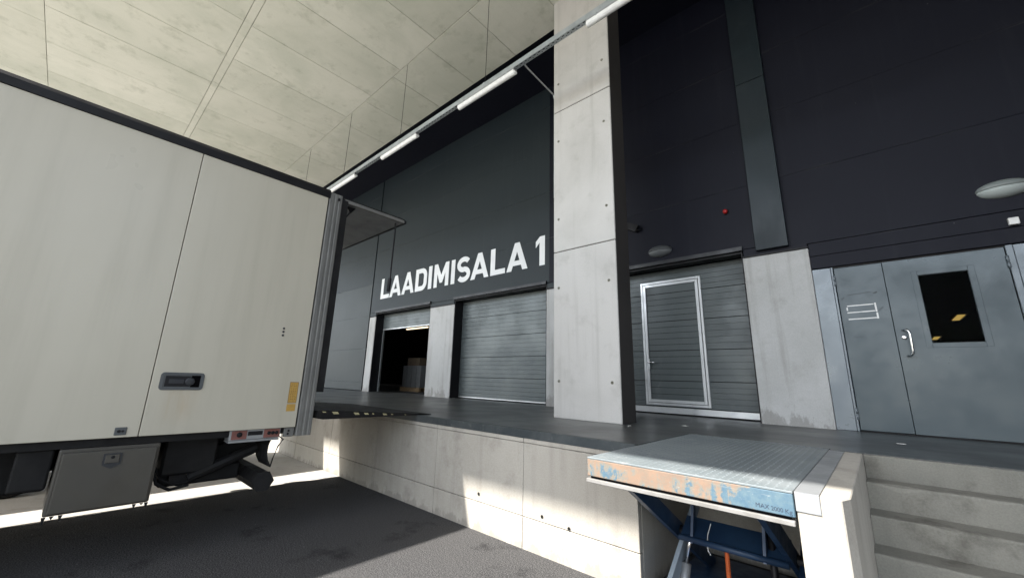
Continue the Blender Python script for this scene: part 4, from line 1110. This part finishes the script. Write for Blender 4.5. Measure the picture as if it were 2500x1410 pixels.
# ================================================================== NEIGHBOURING VAN (its rear wheel shows under the truck)
vn = thing('delivery_van', (-8.75, -2.0, 0), 'white delivery van in the next bay, only its wheel showing under the truck', 'van')
VR, VL = -7.9, -9.66
box('cargo_box', 'truck_white', vn, VL, VR, -3.2, 2.15, 0.62, 2.66, 0.02, 2)
box('roof_rail', 'alu_dull', vn, VL - 0.004, VR + 0.004, -3.19, 2.14, 2.60, 2.664, 0.006)
for x in (-8.45, -9.1): box('chassis_rail', 'chassis', vn, x - 0.04, x + 0.04, -5.4, 1.9, 0.42, 0.60)
MB().tube((VL + 0.2, -0.17, 0.335), (VR - 0.2, -0.17, 0.335), 0.05).tube((VL + 0.2, -4.65, 0.335), (VR - 0.2, -4.65, 0.335), 0.05).build('axle', 'chassis', vn)
vb = MB()
prof = [(-3.25, 0.5), (-3.25, 2.1), (-3.4, 2.2), (-4.0, 2.15), (-4.75, 1.55), (-5.6, 1.25), (-5.75, 0.9), (-5.75, 0.35), (-5.2, 0.3), (-5.1, 0.6), (-4.8, 0.8), (-4.5, 0.8), (-4.2, 0.6), (-4.1, 0.4)]
vb.prism([(VL, y, z) for y, z in prof], (VR - VL, 0, 0))
bmesh.ops.bevel(vb.bm, geom=list(vb.bm.edges), offset=0.03, segments=1, affect='EDGES')
vbo = vb.build('cab', 'truck_white', vn)
for x in (VR + 0.001, VL - 0.007):
    MB().prism([(x, -3.45, 1.4), (x, -3.45, 2.05), (x, -3.95, 2.05), (x, -4.6, 1.45)], (0.006, 0, 0)).build('side_window', 'vglass', vbo)
for x in (VR - 0.11, VL + 0.11):
    sgn = 1 if x > -8.7 else -1
    wheel(vn, x, -0.17, 0.335, 0.335, 0.2, sgn); wheel(vn, x, -4.65, 0.335, 0.335, 0.2, sgn)

# ================================================================== INSIDE THE OPEN BAY
tl_ = thing('lit_tube_lamp', (-12.9, 9, 3.42), 'lit tube lamp glowing just below the raised door edge', 'lamp')
box('lit_tube', 'tube_lit', tl_, -13.6, -12.22, 8.97, 9.03, 3.395, 3.435, 0.008)
box('lamp_tray', 'white_plastic', tl_, -13.65, -12.17, 8.95, 9.05, 3.437, 3.475, 0.004)
pc = thing('wooden_pallet', (-12.75, 9.2, FZ), 'wooden pallet standing on the floor inside the open bay', 'pallet')
for i in range(5): box('deck_board', 'wood', pc, -13.35 + i * 0.26, -13.2 + i * 0.26, 8.75, 9.55, FZ + 0.11, FZ + 0.13, 0.002)
for y in (8.8, 9.15, 9.5): box('bearer', 'wood', pc, -13.35, -12.16, y - 0.045, y + 0.045, FZ - 0.018, FZ + 0.109, 0.003)
labs = ['leftmost', 'second from left', 'third from left', 'rightmost']
for i in range(4):
    box_ = thing('plastic_carton', (-13.18 + i * 0.29, 9, FZ + 0.3), labs[i] + ' of four upright white cartons on the pallet in the open bay', 'carton', 'white cartons in the open bay')
    box('carton_body', 'crate', box_, -13.30 + i * 0.29, -13.05 + i * 0.29, 8.8, 9.2, FZ + 0.131, 1.96, 0.006)
    box('carton_lid', 'crate', box_, -13.305 + i * 0.29, -13.045 + i * 0.29, 8.795, 9.205, 1.961, 1.99, 0.004)
cbx = thing('cardboard_box', (-12.75, 9.0, 1.99), 'brown cardboard box lying on top of the white cartons', 'box')
box('box_body', 'card', cbx, -13.05, -12.3, 8.8, 9.3, 1.991, 2.26, 0.004)
box('box_flap', 'card', cbx, -13.04, -12.31, 8.81, 9.05, 2.261, 2.268)

# lamps seen through the door window, deep in the warehouse
for i, (x, y, lab) in enumerate(((2.461, 21.16, 'larger warm lit ceiling lamp seen through the door window'), (2.448, 28.75, 'smaller warm lit ceiling lamp low in the door window'))):
    t_ = thing('ceiling_lamp', (x, y, 4.2), lab, 'lamp', 'lit lamps inside the warehouse')
    box('lamp_panel', 'tube_warm', t_, x - 0.09, x + 0.09, y - 0.7, y + 0.7, 4.19, 4.21)
    box('lamp_housing', 'lamp_hood', t_, x - 0.16, x + 0.16, y - 0.8, y + 0.8, 4.211, 4.26)

# ================================================================== SMALL LITTER
def scrap(name, x, y, z, r, mt, label, cat):
    mb = MB(); n = 7
    rot = random.uniform(0, 6)
    top = [mb.bm.verts.new((x + r * random.uniform(0.5, 1.1) * math.cos(rot + 6.283 * i / n), y + r * 0.6 * random.uniform(0.5, 1.1) * math.sin(rot + 6.283 * i / n), z + random.uniform(0.002, 0.008))) for i in range(n)]
    c_ = mb.bm.verts.new((x, y, z + 0.010))
    for i in range(n): mb.bm.faces.new((top[i], top[(i + 1) % n], c_))
    tag(mb.build(name, mt), label, cat, 'litter on the dock floor')
scrap('plastic_scrap', -8.05, 6.90, FZ, 0.07, 'paper', 'crumpled white plastic scrap at the foot of the closed door by the pier', 'litter')
scrap('paper_scrap', 0.08, 5.6, FZ, 0.05, 'paper', 'white paper scrap on the dock floor in front of the steel door', 'litter')
scrap('paper_scrap', -1.83, 5.35, FZ, 0.06, 'paper', 'long white paper scrap on the dock floor behind the lift table', 'litter')
scrap('paper_scrap', -2.25, 4.68, FZ, 0.035, 'paper', 'small white paper scrap just right of the pillar foot', 'litter')

gv = MB()
for i in range(46):
    x = random.uniform(-6.2, -0.6); y = random.uniform(-0.6, 3.2)
    r = random.uniform(0.0015, 0.004) * (2.4 if random.random() < 0.1 else 1)
    vs = [gv.bm.verts.new((x + r * math.cos(a) * random.uniform(0.6, 1.3), y + r * math.sin(a) * random.uniform(0.6, 1.3), 0.0)) for a in (0, 1.5, 3.1, 4.6)]
    t = gv.bm.verts.new((x, y, r * 0.9))
    for q in range(4): gv.bm.faces.new((vs[q], vs[(q + 1) % 4], t))
tag(gv.build('gravel', 'grit'), 'scattered pale grit on the dark asphalt', 'grit', kind='stuff')
